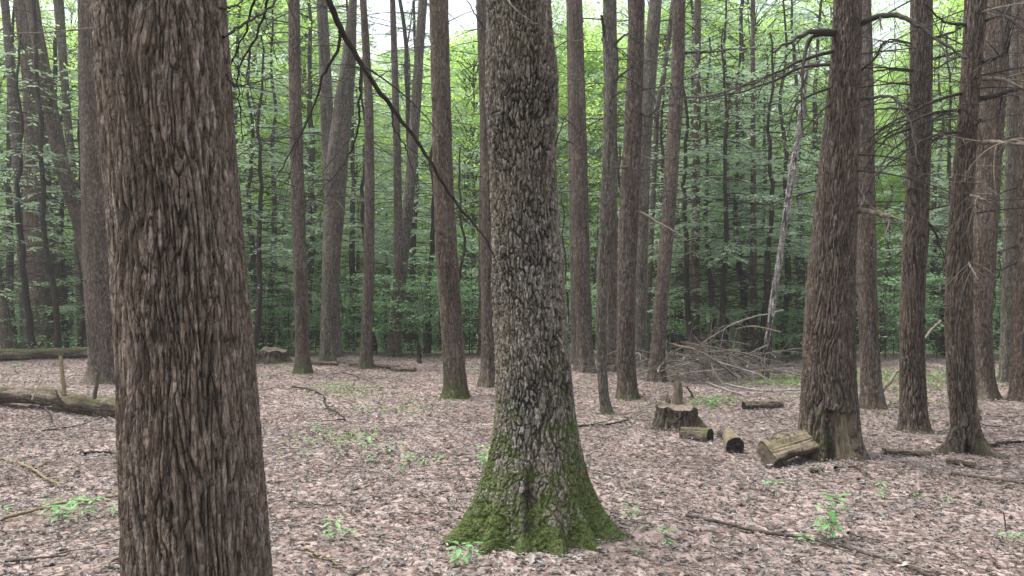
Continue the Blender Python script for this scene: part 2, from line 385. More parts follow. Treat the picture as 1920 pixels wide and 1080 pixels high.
# ------------------------------------------------------------------ trunks
def trunk_mesh(prof, Y, X0, Z0, bark, nu, nv, ztop, flare=.42, fh=.20, lobes=None, lobeA=.45, lobeh=.22, amp=1., seed=0,
               moss=(0, .6), mossdir=None, mossf=None, scarf=None, knots=0, zlo=-.22, knotz=(1.2, 12)):
    """skin of a trunk: (height above ground, azimuth) grid displaced by its bark; local to the base point"""
    prof = sorted(prof)
    py = np.array([p[0] for p in prof], float)
    cx = np.array([(p[1]+p[2])/2 for p in prof]); hw = np.array([(p[2]-p[1])/2 for p in prof])
    z = np.linspace(zlo, ztop, nv)
    yy = 540+(CZ-(z+Z0))*F/Y
    k = int(max(3, nv*.03)); ker = np.hanning(2*k+3)[1:-1]; ker /= ker.sum()
    def ip(v):
        # linear continuation above the frame
        out = np.interp(yy, py, v)
        sl = (v[1]-v[0])/(py[1]-py[0]); up = yy < py[0]
        out = np.where(up, v[0]+np.clip(sl, -.4, .4)*(yy-py[0]), out)
        return np.convolve(np.pad(out, k+0, mode='edge'), ker, 'same')[k:-k] if k else out
    C = (ip(cx)-960)/F*Y - X0
    Rr = np.maximum(ip(hw)/F*Y, .015)
    th = np.arange(nu)/nu*2*np.pi
    T, Z = np.meshgrid(th, z)
    Rg = Rr[:, None]*np.ones_like(T)
    Rm = float(np.median(Rr))
    so = seed*13.7
    # cross-section not quite round, flare and root lobes at the foot
    zz = np.maximum(Z, 0)
    Rg = Rg*(1+.05*noise(np.cos(T)*1.3+so, np.sin(T)*1.3, Z*.5)+.03*noise(np.cos(T)*3+so, np.sin(T)*3, Z*1.2))
    Rg = Rg+Rm*flare*np.exp(-zz/fh)
    if lobes is None:
        q = rng.integers(4, 7); lobes = [(i/q*6.28+rng.normal(0, .25), rng.uniform(.5, 1.1), rng.uniform(.22, .38)) for i in range(q)]
    lb = np.zeros_like(T)
    for a, s, w in lobes:
        d = np.angle(np.exp(1j*(T-a))); lb += s*np.exp(-(d/w)**2)
    Rg = Rg+Rm*lobeA*lb*np.exp(-zz/lobeh)
    # bark
    ca, sa = np.cos(T)*Rm, np.sin(T)*Rm
    if bark == 'furrow':
        per = max(8, int(round(2*np.pi*Rm/.033)))
        wx = noise(ca*5+so, sa*5, Z*2.4)*2.0+noise(ca*14+so, sa*14, Z*6)*.6+noise(ca*40, sa*40, Z*15)*.25
        wz = noise(ca*36+so+40, sa*36, Z*1.5)*1.9
        e, cid, ou, ov = voro(T/(2*np.pi)*per+wx, Z/.30+wz, per, seed, .6, True)
        e2, cid2, ou2, ov2 = voro(T/(2*np.pi)*per*2+wx*2, Z/.13+wz*2, per*2, seed+3, .55, True)
        fl = noise(ca*120+so, sa*120, Z*11); fl2 = noise(ca*150, sa*150, Z*70); fl3 = noise(ca*55+so, sa*55, Z*14)
        e3, cid3, ou3, ov3 = voro(T/(2*np.pi)*per*4+wx*4+.5*fl3, Z/.030+wz*3, per*4, seed+5, .8, True)
        cw = .20+.26*sstep(-.3, .4, noise(ca*12+so, sa*12, Z*4))
        c1 = np.clip(e/cw, 0, 1)**.8; c2 = sstep(0, .22, e2)
        rdg = np.clip(c1*.7+c2*.3, 0, 1)
        h = (c1-.7)*.021+(c2-.7)*.005+(cid-.5)*.004+ou*(cid-.5)*.012+ou2*(cid2-.5)*.006+.003*fl+.0016*fl2+.003*fl3+(cid3-.5)*.0035+ou3*(cid3-.3)*.003
        tone = np.clip(.42+(cid-.5)*.3+(cid2-.5)*.35+.4*fl+.25*fl3+(cid3-.5)*.3, 0, 1)
    elif bark == 'plate':
        per = max(6, int(round(2*np.pi*Rm/.030)))
        wx = noise(ca*8+so, sa*8, Z*5)*.7+noise(ca*30, sa*30, Z*16)*.4+noise(ca*80, sa*80, Z*50)*.2
        wz = noise(ca*22+so+40, sa*22, Z*5)*1.3+noise(ca*50+4, sa*50, Z*20)*.5
        szv = .092
        e, cid, ou, ov = voro(T/(2*np.pi)*per+wx, Z/szv+wz, per, seed, .6, True)
        e2, cid2, ou2, ov2 = voro(T/(2*np.pi)*per*2+wx*2, Z/.034+wz*2, per*2, seed+3)
        e3, cid3, ou3, ov3 = voro(T/(2*np.pi)*per*3+wx*3, Z/.022+wz*3, per*3, seed+5, .8, True)
        dp = .30+.9*sstep(-.3, .35, noise(ca*3+so, sa*3, Z*1.6))*sstep(.6, 1.6, Z+.4*noise(ca*4, sa*4, Z))
        cw = .20+.30*sstep(-.3, .4, noise(ca*10+so, sa*10, Z*5))
        c1 = sstep(.0, 1., e/cw); c2 = sstep(0, .12, e2)
        fl = noise(ca*70, sa*70, Z*34)
        rdg = np.clip(c1*(.7+.3*c2), 0, 1)
        h = ((c1-.7)*.027+(cid-.5)*.009+ou*(cid-.5)*.016+ov*.006)*dp+(c2-.7)*.003+(cid2-.5)*.003+(cid3-.5)*.0035+.003*fl+.003*noise(ca*130, sa*130, Z*60)
        tone = np.clip(.45+(cid-.5)*.45+(cid2-.5)*.35+(cid3-.5)*.45+.4*fl-.22*sstep(1.5, 2.3, Z+.5*noise(ca*3, sa*3, Z*1.5)), 0, 1)
    else:
        per = max(8, int(round(2*np.pi*Rm/.021)))
        wx = noise(ca*6+so, sa*6, Z*2)*.9+noise(ca*20+so, sa*20, Z*7)*.5
        wz = noise(ca*12+so, sa*12, Z*4)*.8
        e, cid, ou, ov = voro(T/(2*np.pi)*per+wx, Z/.16+wz, per, seed, .6, True)
        a2, b2 = np.cos(T)*Rm, np.sin(T)*Rm
        n1 = noise(a2*46+so, b2*46, Z*7); n2 = noise(a2*95+so, b2*95, Z*20)
        rdg = sstep(0, .2, e)*.7+sstep(0, .22, np.abs(n2))*.3
        h = (rdg-.75)*.010+(cid-.5)*.005+ou*(cid-.5)*.010+.003*n2+.006*noise(a2*14, b2*14, Z*3)
        tone = np.clip(.5+(cid-.5)*.6+.7*n2+.5*noise(a2*5+so, b2*5, Z*1.3), 0, 1)
    h = h*amp
    knot_dark = np.zeros_like(T)
    for i in range(knots):
        kz = rng.uniform(knotz[0], min(ztop, knotz[1])); ka = rng.uniform(0, 6.28); w = rng.uniform(.018, .034)
        d = np.hypot(np.angle(np.exp(1j*(T-ka)))*Rm, (Z-kz)*.8)
        h = h+.022*np.exp(-(d/w)**2)*rng.uniform(.4, 1.2); knot_dark = np.maximum(knot_dark, np.exp(-(d/(w*.7))**2)*.95)
    mz = moss[0]*np.clip(1-zz/moss[1], 0, 1)**1.2
    if mossdir is not None:
        mz = mz*np.clip(.55+.6*np.cos(T-mossdir), 0, 1.3)
    if mossf is not None: mz = mossf(T, zz, mz)
    scar = np.zeros_like(T)
    if scarf is not None:
        h, scar, extra = scarf(T, Z, h)
        if extra is not None: knot_dark = np.maximum(knot_dark, extra)
    h = h+mz*.004*(1+noise(ca*60, sa*60, Z*60))
    Rg = np.maximum(Rg+h, .006)
    V = np.stack([C[:, None]+np.cos(T)*Rg, np.sin(T)*Rg, Z], -1).reshape(-1, 3)
    i = np.arange(nv-1)[:, None]*nu; j = np.arange(nu)[None]; j2 = (j+1) % nu
    Q = np.stack([i+j, i+j2, i+nu+j2, i+nu+j], -1).reshape(-1, 4)
    at = {'tone': tone, 'ridge': rdg, 'moss': mz, 'knot_dark': knot_dark, 'scar': scar}
    axis = lambda zq: (np.interp(zq, z, C), np.interp(zq, z, Rr))
    return V, Q, at, axis

class Tree: pass
TREES = {}
def tree(key, name, label, by, prof, mat, bark='scaly', nu=96, nv=380, ztop=None, cat='tree', group=None, **kw):
    bx = [p for p in sorted(prof)][-1]
    hw = (bx[2]-bx[1])/2
    Yf = Yof(by); rb = min(hw/F*Yf, .5)
    Y = Yf+rb*.8
    X0 = ((bx[1]+bx[2])/2-960)/F*Y; Z0 = gz1(X0, Y)
    if ztop is None: ztop = (CZ+540/F*Y)*1.06+.5-Z0
    root = empty(name, (X0, Y, Z0)); tag(root, label, cat, group)
    V, Q, at, axis = trunk_mesh(prof, Y, X0, Z0, bark, nu, nv, ztop, **kw)
    mk('trunk', V, Q, M[mat], root, at)
    t = Tree(); t.root = root; t.Y = Y; t.X0 = X0; t.Z0 = Z0; t.axis = axis; t.ztop = ztop
    TREES[key] = t
    return t

def limb(t, z, az, L, r, elev=.1, droop=.3, mat='twig', dens=4., name='branch', depth=1, wob=.15):
    cx, rr = t.axis(z)
    d = np.array([math.cos(az)*math.cos(elev), math.sin(az)*math.cos(elev), math.sin(elev)])
    p0 = np.array([cx, 0, z])+d*np.array([1, 1, 0])*rr*.85
    tb = Tubes(); grow(tb, p0, d, L, r, depth, droop, wob, dens)
    return tb.build(name, M[mat], t.root)

def px_limb(t, pts, r, mat='twig', dY=0., twigs=5, dens=.8, name='branch', tip=.3, side=-1):
    """a limb that the photo shows: through picture points, swinging dY metres nearer or farther along its length"""
    n = len(pts)
    off = np.array([t.X0, t.Y, t.Z0])
    Q = []
    for i, (x, y) in enumerate(pts):
        f = i/(n-1)
        Q.append(P(x, y, t.Y+side*.03+dY*f)-off)
    # root end inside the trunk
    cx, rr = t.axis(Q[0][2])
    Q[0] = np.array([cx+np.sign(Q[0][0]-cx)*rr*.7, 0, Q[0][2]])
    c = catmull(Q, 6*n+4); m = len(c)
    c = c+np.stack([noise(np.arange(m)*.45, k*7.7+t.X0*9) for k in range(3)], -1)*.028*np.linspace(0, 1, m)[:, None]
    r = r*1.4; tb = Tubes(); rad = np.linspace(r, r*tip, m); tb.add(c, rad, 7)
    for k in range(int(twigs*2)):
        i = rng.integers(m//5, m-1); ax = c[min(i+1, m-1)]-c[i-1]; ax /= np.linalg.norm(ax)
        d = ax*rng.uniform(.3, 1)+rng.normal(0, .6, 3)+np.array([0, 0, -.25])
        grow(tb, c[i], d, rng.uniform(.25, .8)*dens, max(rad[i]*.45, .003), 1, .5, .2, 4., 4, .35)
    return tb.build(name, M[mat], t.root)

def rand_limbs(t, n0, z0, z1, L=(.5, 1.6), r=(.006, .014), mats=('twig', 'twig', 'twig_far'), azs=None, dens=4.):
    for i in range(int(n0*1.5)):
        z = rng.uniform(z0, z1)
        az = rng.uniform(0, 6.28) if azs is None else rng.normal(azs[rng.integers(len(azs))], .5)
        limb(t, z, az, rng.uniform(*L), rng.uniform(*r), rng.uniform(-.15, .25), rng.uniform(.2, .6), mats[rng.integers(len(mats))], dens)

# ---- the two near trees
def front_scar(T, Z, h): return h, np.zeros_like(T), None
t = tree('front', 'conifer_tree', 'nearest massive trunk with deep furrowed brown bark, filling the left foreground', 1395,
     [(0, 188, 414), (140, 198, 423), (270, 208, 433), (400, 219, 444), (540, 228, 456), (700, 236, 470), (800, 240, 478), (950, 245, 488), (1080, 249, 497), (1300, 245, 508)],
     'front', 'furrow', 540, 1250, ztop=3.9, flare=.15, fh=.2, lobeA=.2, lobeh=.2, amp=.78, seed=1, moss=(.4, .3))
def px3(t, pts, r, mat, name='branch', tip=.3, twigs=0, tl=.5):
    off = np.array([t.X0, t.Y, t.Z0]); c = catmull([P(*q)-off for q in pts], 8*len(pts)); m = len(c)
    c = c+np.stack([noise(np.arange(m)*.4, k*5.7+pts[0][0]) for k in range(3)], -1)*.010
    tb = Tubes(); rad = np.linspace(r, r*tip, m); tb.add(c, rad, 8)
    for k in range(twigs):
        i = rng.integers(m//4, m-1); ax = c[min(i+1, m-1)]-c[i-1]; ax /= np.linalg.norm(ax)
        grow(tb, c[i], ax*.8+rng.normal(0, .5, 3)+np.array([0, 0, -.3]), rng.uniform(.4, 1.1)*tl, max(rad[i]*.4, .0022), 1, .5, .2, 3., 4, .35)
    return tb.build(name, M[mat], t.root)
px3(t, [(320, -260, 2.75), (470, -190, 3.0), (580, -70, 3.3), (615, 0, 3.4), (645, 65, 3.5), (690, 140, 3.6), (745, 215, 3.72), (790, 275, 3.8), (840, 360, 3.9), (880, 410, 3.95), (905, 440, 3.98), (932, 492, 4.0)], .020, 'twig', tip=.16, twigs=2, tl=.5)
px3(t, [(638, 55, 3.48), (632, 95, 3.5), (605, 140, 3.6), (598, 170, 3.65), (580, 220, 3.7), (550, 275, 3.8), (520, 330, 3.9), (500, 355, 3.95)], .0085, 'twig', tip=.22, twigs=3, tl=.6)
px3(t, [(678, 118, 3.57), (674, 180, 3.55), (672, 240, 3.6), (655, 290, 3.7), (635, 320, 3.8), (600, 360, 3.9)], .0075, 'twig', tip=.22, twigs=3, tl=.6)
px3(t, [(735, 200, 3.7), (738, 240, 3.7), (760, 275, 3.75), (770, 310, 3.8), (782, 350, 3.85)], .005, 'twig', tip=.25, twigs=2, tl=.4)
px3(t, [(405, -120, 2.7), (478, -40, 2.9), (468, 30, 3.0), (450, 85, 3.05), (424, 128, 3.1)], .0075, 'twig', tip=.3, twigs=2, tl=.4)
px3(t, [(478, -40, 2.9), (500, 0, 3.0), (480, 70, 3.05), (448, 132, 3.1), (450, 200, 3.15), (455, 265, 3.2)], .0065, 'twig', tip=.25, twigs=3, tl=.4)
px3(t, [(418, 72, 2.55), (450, 50, 2.7), (500, 20, 2.9), (540, -20, 3.1)], .006, 'twig', tip=.4, twigs=2, tl=.4)
px3(t, [(414, 15, 2.55), (440, 10, 2.65), (470, -15, 2.75)], .005, 'twig', tip=.4, twigs=1, tl=.3)
px3(t, [(424, 142, 2.5), (445, 160, 2.75), (500, 148, 3.1), (560, 130, 3.4)], .004, 'twig', tip=.3, twigs=2, tl=.4)

def oak_scar(T, Z, h):
    # burnt hollow low on the front face; front = azimuth -pi/2
    d = np.angle(np.exp(1j*(T+np.pi/2+.14)))
    w = .10+.10*np.clip(.5-Z, 0, .5)
    wob = .03*noise(T*9, Z*9, 2.)
    m = np.exp(-((d+wob)/w)**2)*sstep(.55, .42, Z+wob)*sstep(.02, .12, Z)
    h = h*(1-.5*m)-.035*m
    burnt = m*sstep(.44, .30, Z+.3*wob)*sstep(-.12, .05, d+.08)
    # branch-collar swelling high on the right
    d2 = np.hypot(np.angle(np.exp(1j*(T+.55)))*.22, (Z-2.75)*.75)
    h = h+.022*np.exp(-(d2/.12)**2)
    return h, .0*m, np.clip(burnt*1.3, 0, 1)
def oak_moss(T, Z, mz):
    up = sstep(1.5, .1, Z)
    side = .35+.75*np.abs(np.cos(T))**1.5+.35*np.clip(np.cos(T), 0, 1)*sstep(.3, .9, Z)
    return 1.25*up*np.minimum(side+.5*sstep(.45, .0, Z), 1.1)
t = tree('oak', 'broadleaf_tree', 'thick grey trunk with blocky cracked bark and wide mossy flared base, centre foreground', 1030,
     [(0, 914, 1031), (70, 913, 1035), (130, 912, 1041), (190, 915, 1038), (250, 917, 1038), (400, 922, 1046), (520, 926, 1054), (600, 929, 1061), (680, 931, 1067), (750, 932, 1074), (800, 928, 1080), (850, 921, 1089), (900, 908, 1099), (950, 896, 1112), (1000, 884, 1126), (1040, 876, 1136)],
     'oak', 'plate', 440, 960, ztop=4.1, flare=.06, fh=.10, lobes=[(-2.8, 1.18, .20), (-2.25, .85, .12), (-1.78, .60, .09), (-1.30, .85, .11), (-.82, .9, .11), (-.32, 1.15, .20), (.9, .9, .3), (2.0, .9, .3)],
     lobeA=.68, lobeh=.17, amp=1.15, seed=2, mossf=oak_moss, scarf=oak_scar)
px3(t, [(940, -30, 4.75), (955, 5, 4.5), (985, 32, 4.45), (1020, 52, 4.45), (1060, 72, 4.5), (1100, 75, 4.6)], .0055, 'twig_pale', tip=.4, twigs=1, tl=.3)
px3(t, [(915, 60, 4.9), (890, 25, 4.9), (870, -10, 4.85)], .006, 'twig', tip=.4)
px3(t, [(1040, 275, 4.75), (1058, 225, 5.0), (1080, 195, 5.2)], .004, 'twig', tip=.4)

# ---- standing trees of the clearing
t = tree('redleft', 'conifer_tree', 'broad reddish trunk half hidden behind the nearest trunk, with flared base', 715,
     [(0, 150, 214), (200, 153, 218), (330, 156, 224), (500, 161, 232), (600, 168, 238), (660, 172, 240), (715, 172, 240)],
     'red', nu=160, nv=480, seed=3, knots=14, flare=.35, fh=.16, lobeA=.35, lobeh=.2, moss=(.45, .45), amp=1.0)
px3(t, [(180, 52, t.Y-.3), (120, 58, t.Y-.5), (60, 62, t.Y-.9), (0, 60, t.Y-1.3)], .018, 'twig_pale', twigs=4, tl=1.2)
px_limb(t, [(178, 122), (176, 150), (182, 162)], .010, 'twig_pale', -.3, 0, side=-.5)
t = tree('p4', 'conifer_tree', 'slim straight reddish trunk right of the nearest trunk, mossy at its foot', 702,
     [(0, 541, 561), (200, 543, 565), (400, 547, 572), (600, 554, 578), (702, 556, 580)], 'red', nu=96, nv=460, seed=4, knots=16, moss=(.9, .4))
rand_limbs(t, 14, 3.0, 7.0, (.6, 2.0), (.008, .016))
t = tree('p5', 'broadleaf_tree', 'curving grey-brown trunk that bends right higher up, standing left of centre', 684,
     [(0, 655, 669), (120, 640, 667), (200, 626, 660), (300, 613, 652), (400, 608, 645), (500, 605, 637), (600, 602, 631), (684, 600, 628)], 'grey', nu=96, nv=460, seed=5, knots=14, moss=(.7, .4), flare=.2)
rand_limbs(t, 10, 3.0, 7.5, (.6, 2.2), (.008, .018))
t = tree('p5b', 'broadleaf_tree', 'pale upright trunk rising directly behind the curving grey-brown trunk', 672,
     [(0, 594, 613), (200, 601, 624), (330, 605, 630), (500, 612, 634), (672, 618, 640)], 'grey', nu=72, nv=380, seed=6, knots=8)
rand_limbs(t, 8, 3.0, 8, (.6, 2.2), (.008, .018))
t = tree('p6', 'conifer_tree', 'slim reddish trunk with mossy foot, standing behind the fallen orange log', 692,
     [(0, 675, 687), (100, 680, 694), (200, 684, 700), (350, 684, 702), (500, 682, 702), (600, 679, 698), (692, 675, 696)], 'red', nu=80, nv=420, seed=7, knots=14, moss=(.9, .35))
rand_limbs(t, 11, 3.0, 7.5, (.6, 1.8), (.007, .014))
t = tree('p7', 'conifer_tree', 'thin dark red trunk in front of a forked pale tree left of centre', 668,
     [(0, 731, 741), (150, 735, 747), (300, 738, 752), (500, 738, 756), (668, 731, 751)], 'red', nu=72, nv=400, seed=8, knots=14)
rand_limbs(t, 12, 3.0, 8.0, (.6, 1.8), (.007, .014))
t = tree('p8', 'broadleaf_tree', 'pale lichen-grey trunk leaning right behind the thin dark red trunk', 664,
     [(0, 785, 801), (100, 778, 794), (200, 770, 789), (300, 763, 782), (400, 754, 774), (550, 738, 760), (664, 726, 748)], 'grey', nu=72, nv=380, seed=9, knots=6)
rand_limbs(t, 7, 4.0, 9.0, (.6, 2.0), (.009, .018))
t = tree('p9', 'conifer_tree', 'straight light brown trunk with mossy spreading foot, just left of the central trunk', 748,
     [(0, 806, 840), (150, 809, 844), (300, 812, 848), (400, 815, 853), (500, 819, 860), (600, 826, 866), (690, 832, 872), (748, 836, 876)],
     'brown', 'scaly', nu=150, nv=520, seed=10, knots=6, moss=(1.1, .6), flare=.3, fh=.12, lobeA=.35, lobeh=.17, amp=1.3)
rand_limbs(t, 8, 2.6, 5.6, (.4, 1.2), (.005, .010))
t = tree('p10', 'conifer_tree', 'reddish trunk peeking out behind the left edge of the central trunk', 724,
     [(0, 893, 913), (200, 900, 925), (300, 903, 931), (500, 901, 934), (724, 904, 938)], 'red', nu=100, nv=420, seed=11, knots=8, moss=(.4, .3))
rand_limbs(t, 8, 2.6, 6.4, (.5, 1.4), (.006, .012), azs=[3.14])
t = tree('p10b', 'conifer_tree', 'farther red trunk just left of the one hidden by the central trunk', 667,
     [(0, 899, 911), (300, 900, 914), (450, 897, 915), (667, 897, 916)], 'red', nu=64, nv=300, seed=12, knots=8)
t = tree('p11', 'conifer_tree', 'dark red straight trunk just right of the central trunk', 700,
     [(0, 1064, 1091), (150, 1068, 1096), (300, 1071, 1101), (500, 1076, 1106), (700, 1083, 1112)], 'red', nu=120, nv=480, seed=13, knots=22, amp=.8)
rand_limbs(t, 13, 2.6, 7.0, (.5, 1.8), (.007, .014))
t = tree('p11b', 'conifer_tree', 'dark trunk tucked behind the red trunk right of the central trunk', 684,
     [(0, 1062, 1078), (300, 1066, 1084), (500, 1069, 1088), (684, 1072, 1092)], 'far', nu=64, nv=300, seed=14, knots=8)
t = tree('p12', 'broadleaf_tree', 'slender grey wavy trunk with crooked foot right of the central trunk', 774,
     [(0, 1131, 1150), (60, 1130, 1149), (150, 1133, 1153), (250, 1131, 1152), (350, 1127, 1148), (500, 1120, 1141), (600, 1117, 1136), (700, 1120, 1138), (750, 1124, 1142), (774, 1128, 1146)],
     'grey', nu=96, nv=460, seed=15, knots=8, moss=(.6, .3), flare=.35, fh=.08, lobeA=.4, lobeh=.1, lobes=[(-.4, 1.3, .35), (-2., .5, .3), (1.5, .6, .4)])
rand_limbs(t, 7, 2.4, 5.0, (.4, 1.2), (.005, .011))
px_limb(t, [(1133, 75), (1131, 45), (1127, 28)], .016, 'twig', -.1, 0, tip=.7)
px_limb(t, [(1150, 88), (1165, 70), (1178, 62)], .014, 'twig', -.2, 2)
px_limb(t, [(1150, 155), (1165, 140), (1180, 130), (1190, 118)], .014, 'twig', -.4, 3)
t = tree('p13', 'conifer_tree', 'red trunk seen in the gap between the slender grey trunk and its thicker neighbour', 696,
     [(0, 1142, 1156), (300, 1141, 1157), (500, 1139, 1158), (696, 1136, 1158)], 'red', nu=72, nv=300, seed=16, knots=6)
t = tree('p14', 'conifer_tree', 'leaning light red trunk with spreading rooted foot, right of the slender grey trunk', 750,
     [(0, 1180, 1208), (120, 1176, 1206), (250, 1170, 1203), (400, 1162, 1197), (500, 1158, 1193), (650, 1157, 1190), (750, 1159, 1194)],
     'red', nu=140, nv=500, seed=17, knots=14, amp=1.2, moss=(.75, .3), flare=.35, fh=.12, lobeA=.4, lobeh=.14)
rand_limbs(t, 9, 2.6, 5.6, (.5, 1.5), (.006, .012))
px_limb(t, [(1205, 168), (1240, 163), (1282, 163)], .012, 'twig_far', -.4, 3)
px_limb(t, [(1192, 312), (1165, 312), (1150, 312)], .007, 'twig_pale', -.4, 0)
px_limb(t, [(1198, 210), (1215, 218), (1236, 200), (1262, 196)], .012, 'twig', -.5, 3)
px_limb(t, [(1196, 288), (1215, 296), (1232, 300)], .009, 'twig_pale', -.3, 1)
px_limb(t, [(1192, 395), (1212, 403), (1235, 418), (1262, 432), (1290, 452)], .013, 'twig_pale', -.8, 3)
t = tree('p15', 'broadleaf_tree', 'mottled grey leaning trunk behind the light red trunk', 690,
     [(0, 1218, 1241), (150, 1203, 1230), (250, 1196, 1222), (400, 1192, 1216), (550, 1190, 1213), (690, 1186, 1210)], 'grey', nu=84, nv=380, seed=18, knots=6)
rand_limbs(t, 6, 3.5, 8.0, (.6, 1.8), (.008, .016))
t = tree('p15b', 'conifer_tree', 'thin dark crooked stem between the mottled grey trunk and the leaning dark red trunk', 676,
     [(0, 1258, 1268), (120, 1244, 1252), (200, 1228, 1237), (400, 1218, 1228), (676, 1206, 1216)], 'far', nu=48, nv=300, seed=19, knots=4)
t = tree('p16', 'conifer_tree', 'dark red trunk leaning right, standing left of the brush pile', 713,
     [(0, 1262, 1285), (100, 1260, 1284), (200, 1254, 1280), (300, 1248, 1273), (400, 1241, 1266), (500, 1233, 1258), (600, 1225, 1250), (713, 1216, 1243)],
     'red', nu=110, nv=480, seed=20, knots=18, amp=.8)
rand_limbs(t, 12, 2.8, 6.6, (.5, 1.8), (.006, .013))
px_limb(t, [(1282, 97), (1330, 98), (1380, 92), (1410, 102)], .016, 'twig', -1.0, 4)
px_limb(t, [(1272, 182), (1340, 178), (1420, 150), (1500, 135), (1555, 115)], .016, 'twig_far', -2.0, 6)
t = tree('p17', 'conifer_tree', 'thin straight grey-brown trunk behind the left end of the brush pile', 672,
     [(0, 1302, 1314), (150, 1301, 1314), (300, 1299, 1313), (500, 1294, 1311), (672, 1289, 1312)], 'brown', nu=72, nv=400, seed=21, knots=14)
rand_limbs(t, 16, 2.2, 8.0, (.8, 2.2), (.008, .015))
t = tree('p17b', 'conifer_tree', 'slim brown trunk behind the right end of the brush pile', 672,
     [(0, 1408, 1415), (230, 1408, 1416), (500, 1407, 1419), (672, 1404, 1421)], 'brown', nu=64, nv=340, seed=22, knots=8)
rand_limbs(t, 14, 2.2, 8.0, (.6, 1.8), (.006, .013))
def birch_dark(T, Z, h):
    q = noise(np.cos(T)*2, np.sin(T)*2, Z*3.5)+.6*noise(np.cos(T)*5, np.sin(T)*5, Z*9)+.5*sstep(1.6, .2, Z)-.1
    return h+.006*noise(np.cos(T)*3, np.sin(T)*3, Z*12), np.zeros_like(T), .92*sstep(.08, .22, q)
t = tree('birch', 'birch_tree', 'slender white-barked leaning birch, peeling and dark towards its foot', 712,
     [(90, 1518, 1520), (150, 1507, 1514), (200, 1500, 1510), (300, 1483, 1495), (400, 1469, 1480), (450, 1462, 1472), (550, 1446, 1457), (620, 1437, 1448), (712, 1427, 1439)], 'birch', nu=64, nv=360, seed=23, knots=0, flare=.15, amp=1.5, moss=(.3, .5), scarf=birch_dark, ztop=5.85)
rand_limbs(t, 5, 2.4, 5.0, (.4, 1.0), (.005, .008))

def right_scar(T, Z, h):
    d = np.angle(np.exp(1j*(T+np.pi/2+.02)))
    wob = .10*noise(T*5, Z*9, 2.)+.05*noise(T*14, Z*24, 3.)
    wob = wob*1.5+.05*noise(T*30, Z*5, 9.)
    m = sstep(.54, .45, np.abs(d)+wob*.6)*sstep(.47, .41, Z+wob*.5+.07*np.abs(d))*sstep(-.3, -.05, Z)
    rim = np.exp(-((np.abs(d)+wob*.6-.57)/.07)**2)*sstep(.56, .44, Z)+np.exp(-((Z+wob*.5-.45)/.035)**2)*sstep(.62, .5, np.abs(d))
    h = h*(1-.6*m)-.045*m+.018*np.clip(rim, 0, 1)
    cr = m*np.exp(-((Z-.27-.04*noise(T*6, 1.))/.010)**2)*.8
    low = m*sstep(.13, .02, Z+wob*.6)*.75
    ed = m*np.exp(-((np.abs(d)+wob*.6-.43)/.05)**2)*.9
    fib = noise(T*22, Z*3, 5.)+.5*noise(T*50, Z*8, 5.)
    h = h+m*.012*fib
    low = np.maximum(low, m*sstep(.20, .05, Z+fib*.10)*.95)
    pale = m*sstep(-.22, -.12, d+wob*.5)*np.clip(.75+.5*fib, 0, 1)
    return h, pale, np.clip(cr+low+ed, 0, 1)
t = tree('right', 'conifer_tree', 'large reddish trunk with a bare rotted wound at its foot, beside the split log', 868,
     [(0, 1567, 1612), (80, 1563, 1611), (150, 1557, 1610), (300, 1540, 1606), (400, 1530, 1603), (500, 1520, 1600), (600, 1513, 1599), (700, 1507, 1599), (780, 1503, 1605), (830, 1502, 1609), (868, 1504, 1610)],
     'red', 'furrow', 300, 720, seed=24, knots=4, amp=.95, moss=(.55, .9), mossdir=3.3, flare=.16, fh=.10, scarf=right_scar,
     lobes=[(-1.15, .8, .18), (-.75, 1.0, .2), (2.9, .7, .35), (.2, .7, .3), (1.6, .8, .4), (-2.3, .4, .2)], lobeA=.32, lobeh=.12)
px_limb(t, [(1562, 58), (1520, 60), (1490, 74), (1450, 95)], .022, 'twig', -.9, 2, tip=.25)
px_limb(t, [(1545, 62), (1522, 70), (1508, 110), (1504, 170), (1512, 210), (1522, 228)], .014, 'twig', -.7, 3, tip=.35)
px_limb(t, [(1558, 92), (1500, 115), (1430, 148), (1370, 172)], .013, 'twig', -.8, 5, tip=.25)
px_limb(t, [(1555, 118), (1500, 128), (1430, 160), (1340, 182), (1290, 185)], .013, 'twig', .8, 5, tip=.2)
px_limb(t, [(1552, 160), (1500, 190), (1480, 235), (1470, 280)], .009, 'twig', -.4, 4, tip=.3)
px_limb(t, [(1545, 190), (1535, 215), (1530, 245)], .010, 'twig', -.4, 2, tip=.3)
px_limb(t, [(1600, 48), (1640, 33), (1672, 28), (1700, 35), (1735, 58), (1775, 85), (1810, 108)], .022, 'twig', -.9, 4, tip=.25)
px_limb(t, [(1604, 187), (1640, 183), (1668, 181), (1695, 205), (1712, 250), (1722, 310)], .013, 'twig_far', -.5, 3, tip=.3)
px_limb(t, [(1595, 392), (1625, 397), (1650, 401), (1672, 406)], .024, 'twig_pale', -.4, 1, tip=.6)
px_limb(t, [(1606, 140), (1640, 110), (1660, 78), (1705, 82)], .010, 'twig', -.5, 3, tip=.3)
px_limb(t, [(1603, 330), (1620, 370), (1612, 385)], .007, 'twig_pale', -.3, 1, tip=.4)
rand_limbs(t, 7, 2.3, 3.9, (.6, 1.5), (.006, .011), ('twig',))
t = tree('r21', 'conifer_tree', 'straight slim trunk directly behind the large wounded trunk', 767,
     [(0, 1612, 1632), (200, 1610, 1638), (400, 1608, 1640), (550, 1610, 1643), (650, 1614, 1646), (767, 1618, 1654)],
     'red', nu=120, nv=460, seed=25, knots=10, moss=(.5, .25))
rand_limbs(t, 10, 2.4, 5.2, (.5, 1.5), (.006, .012))
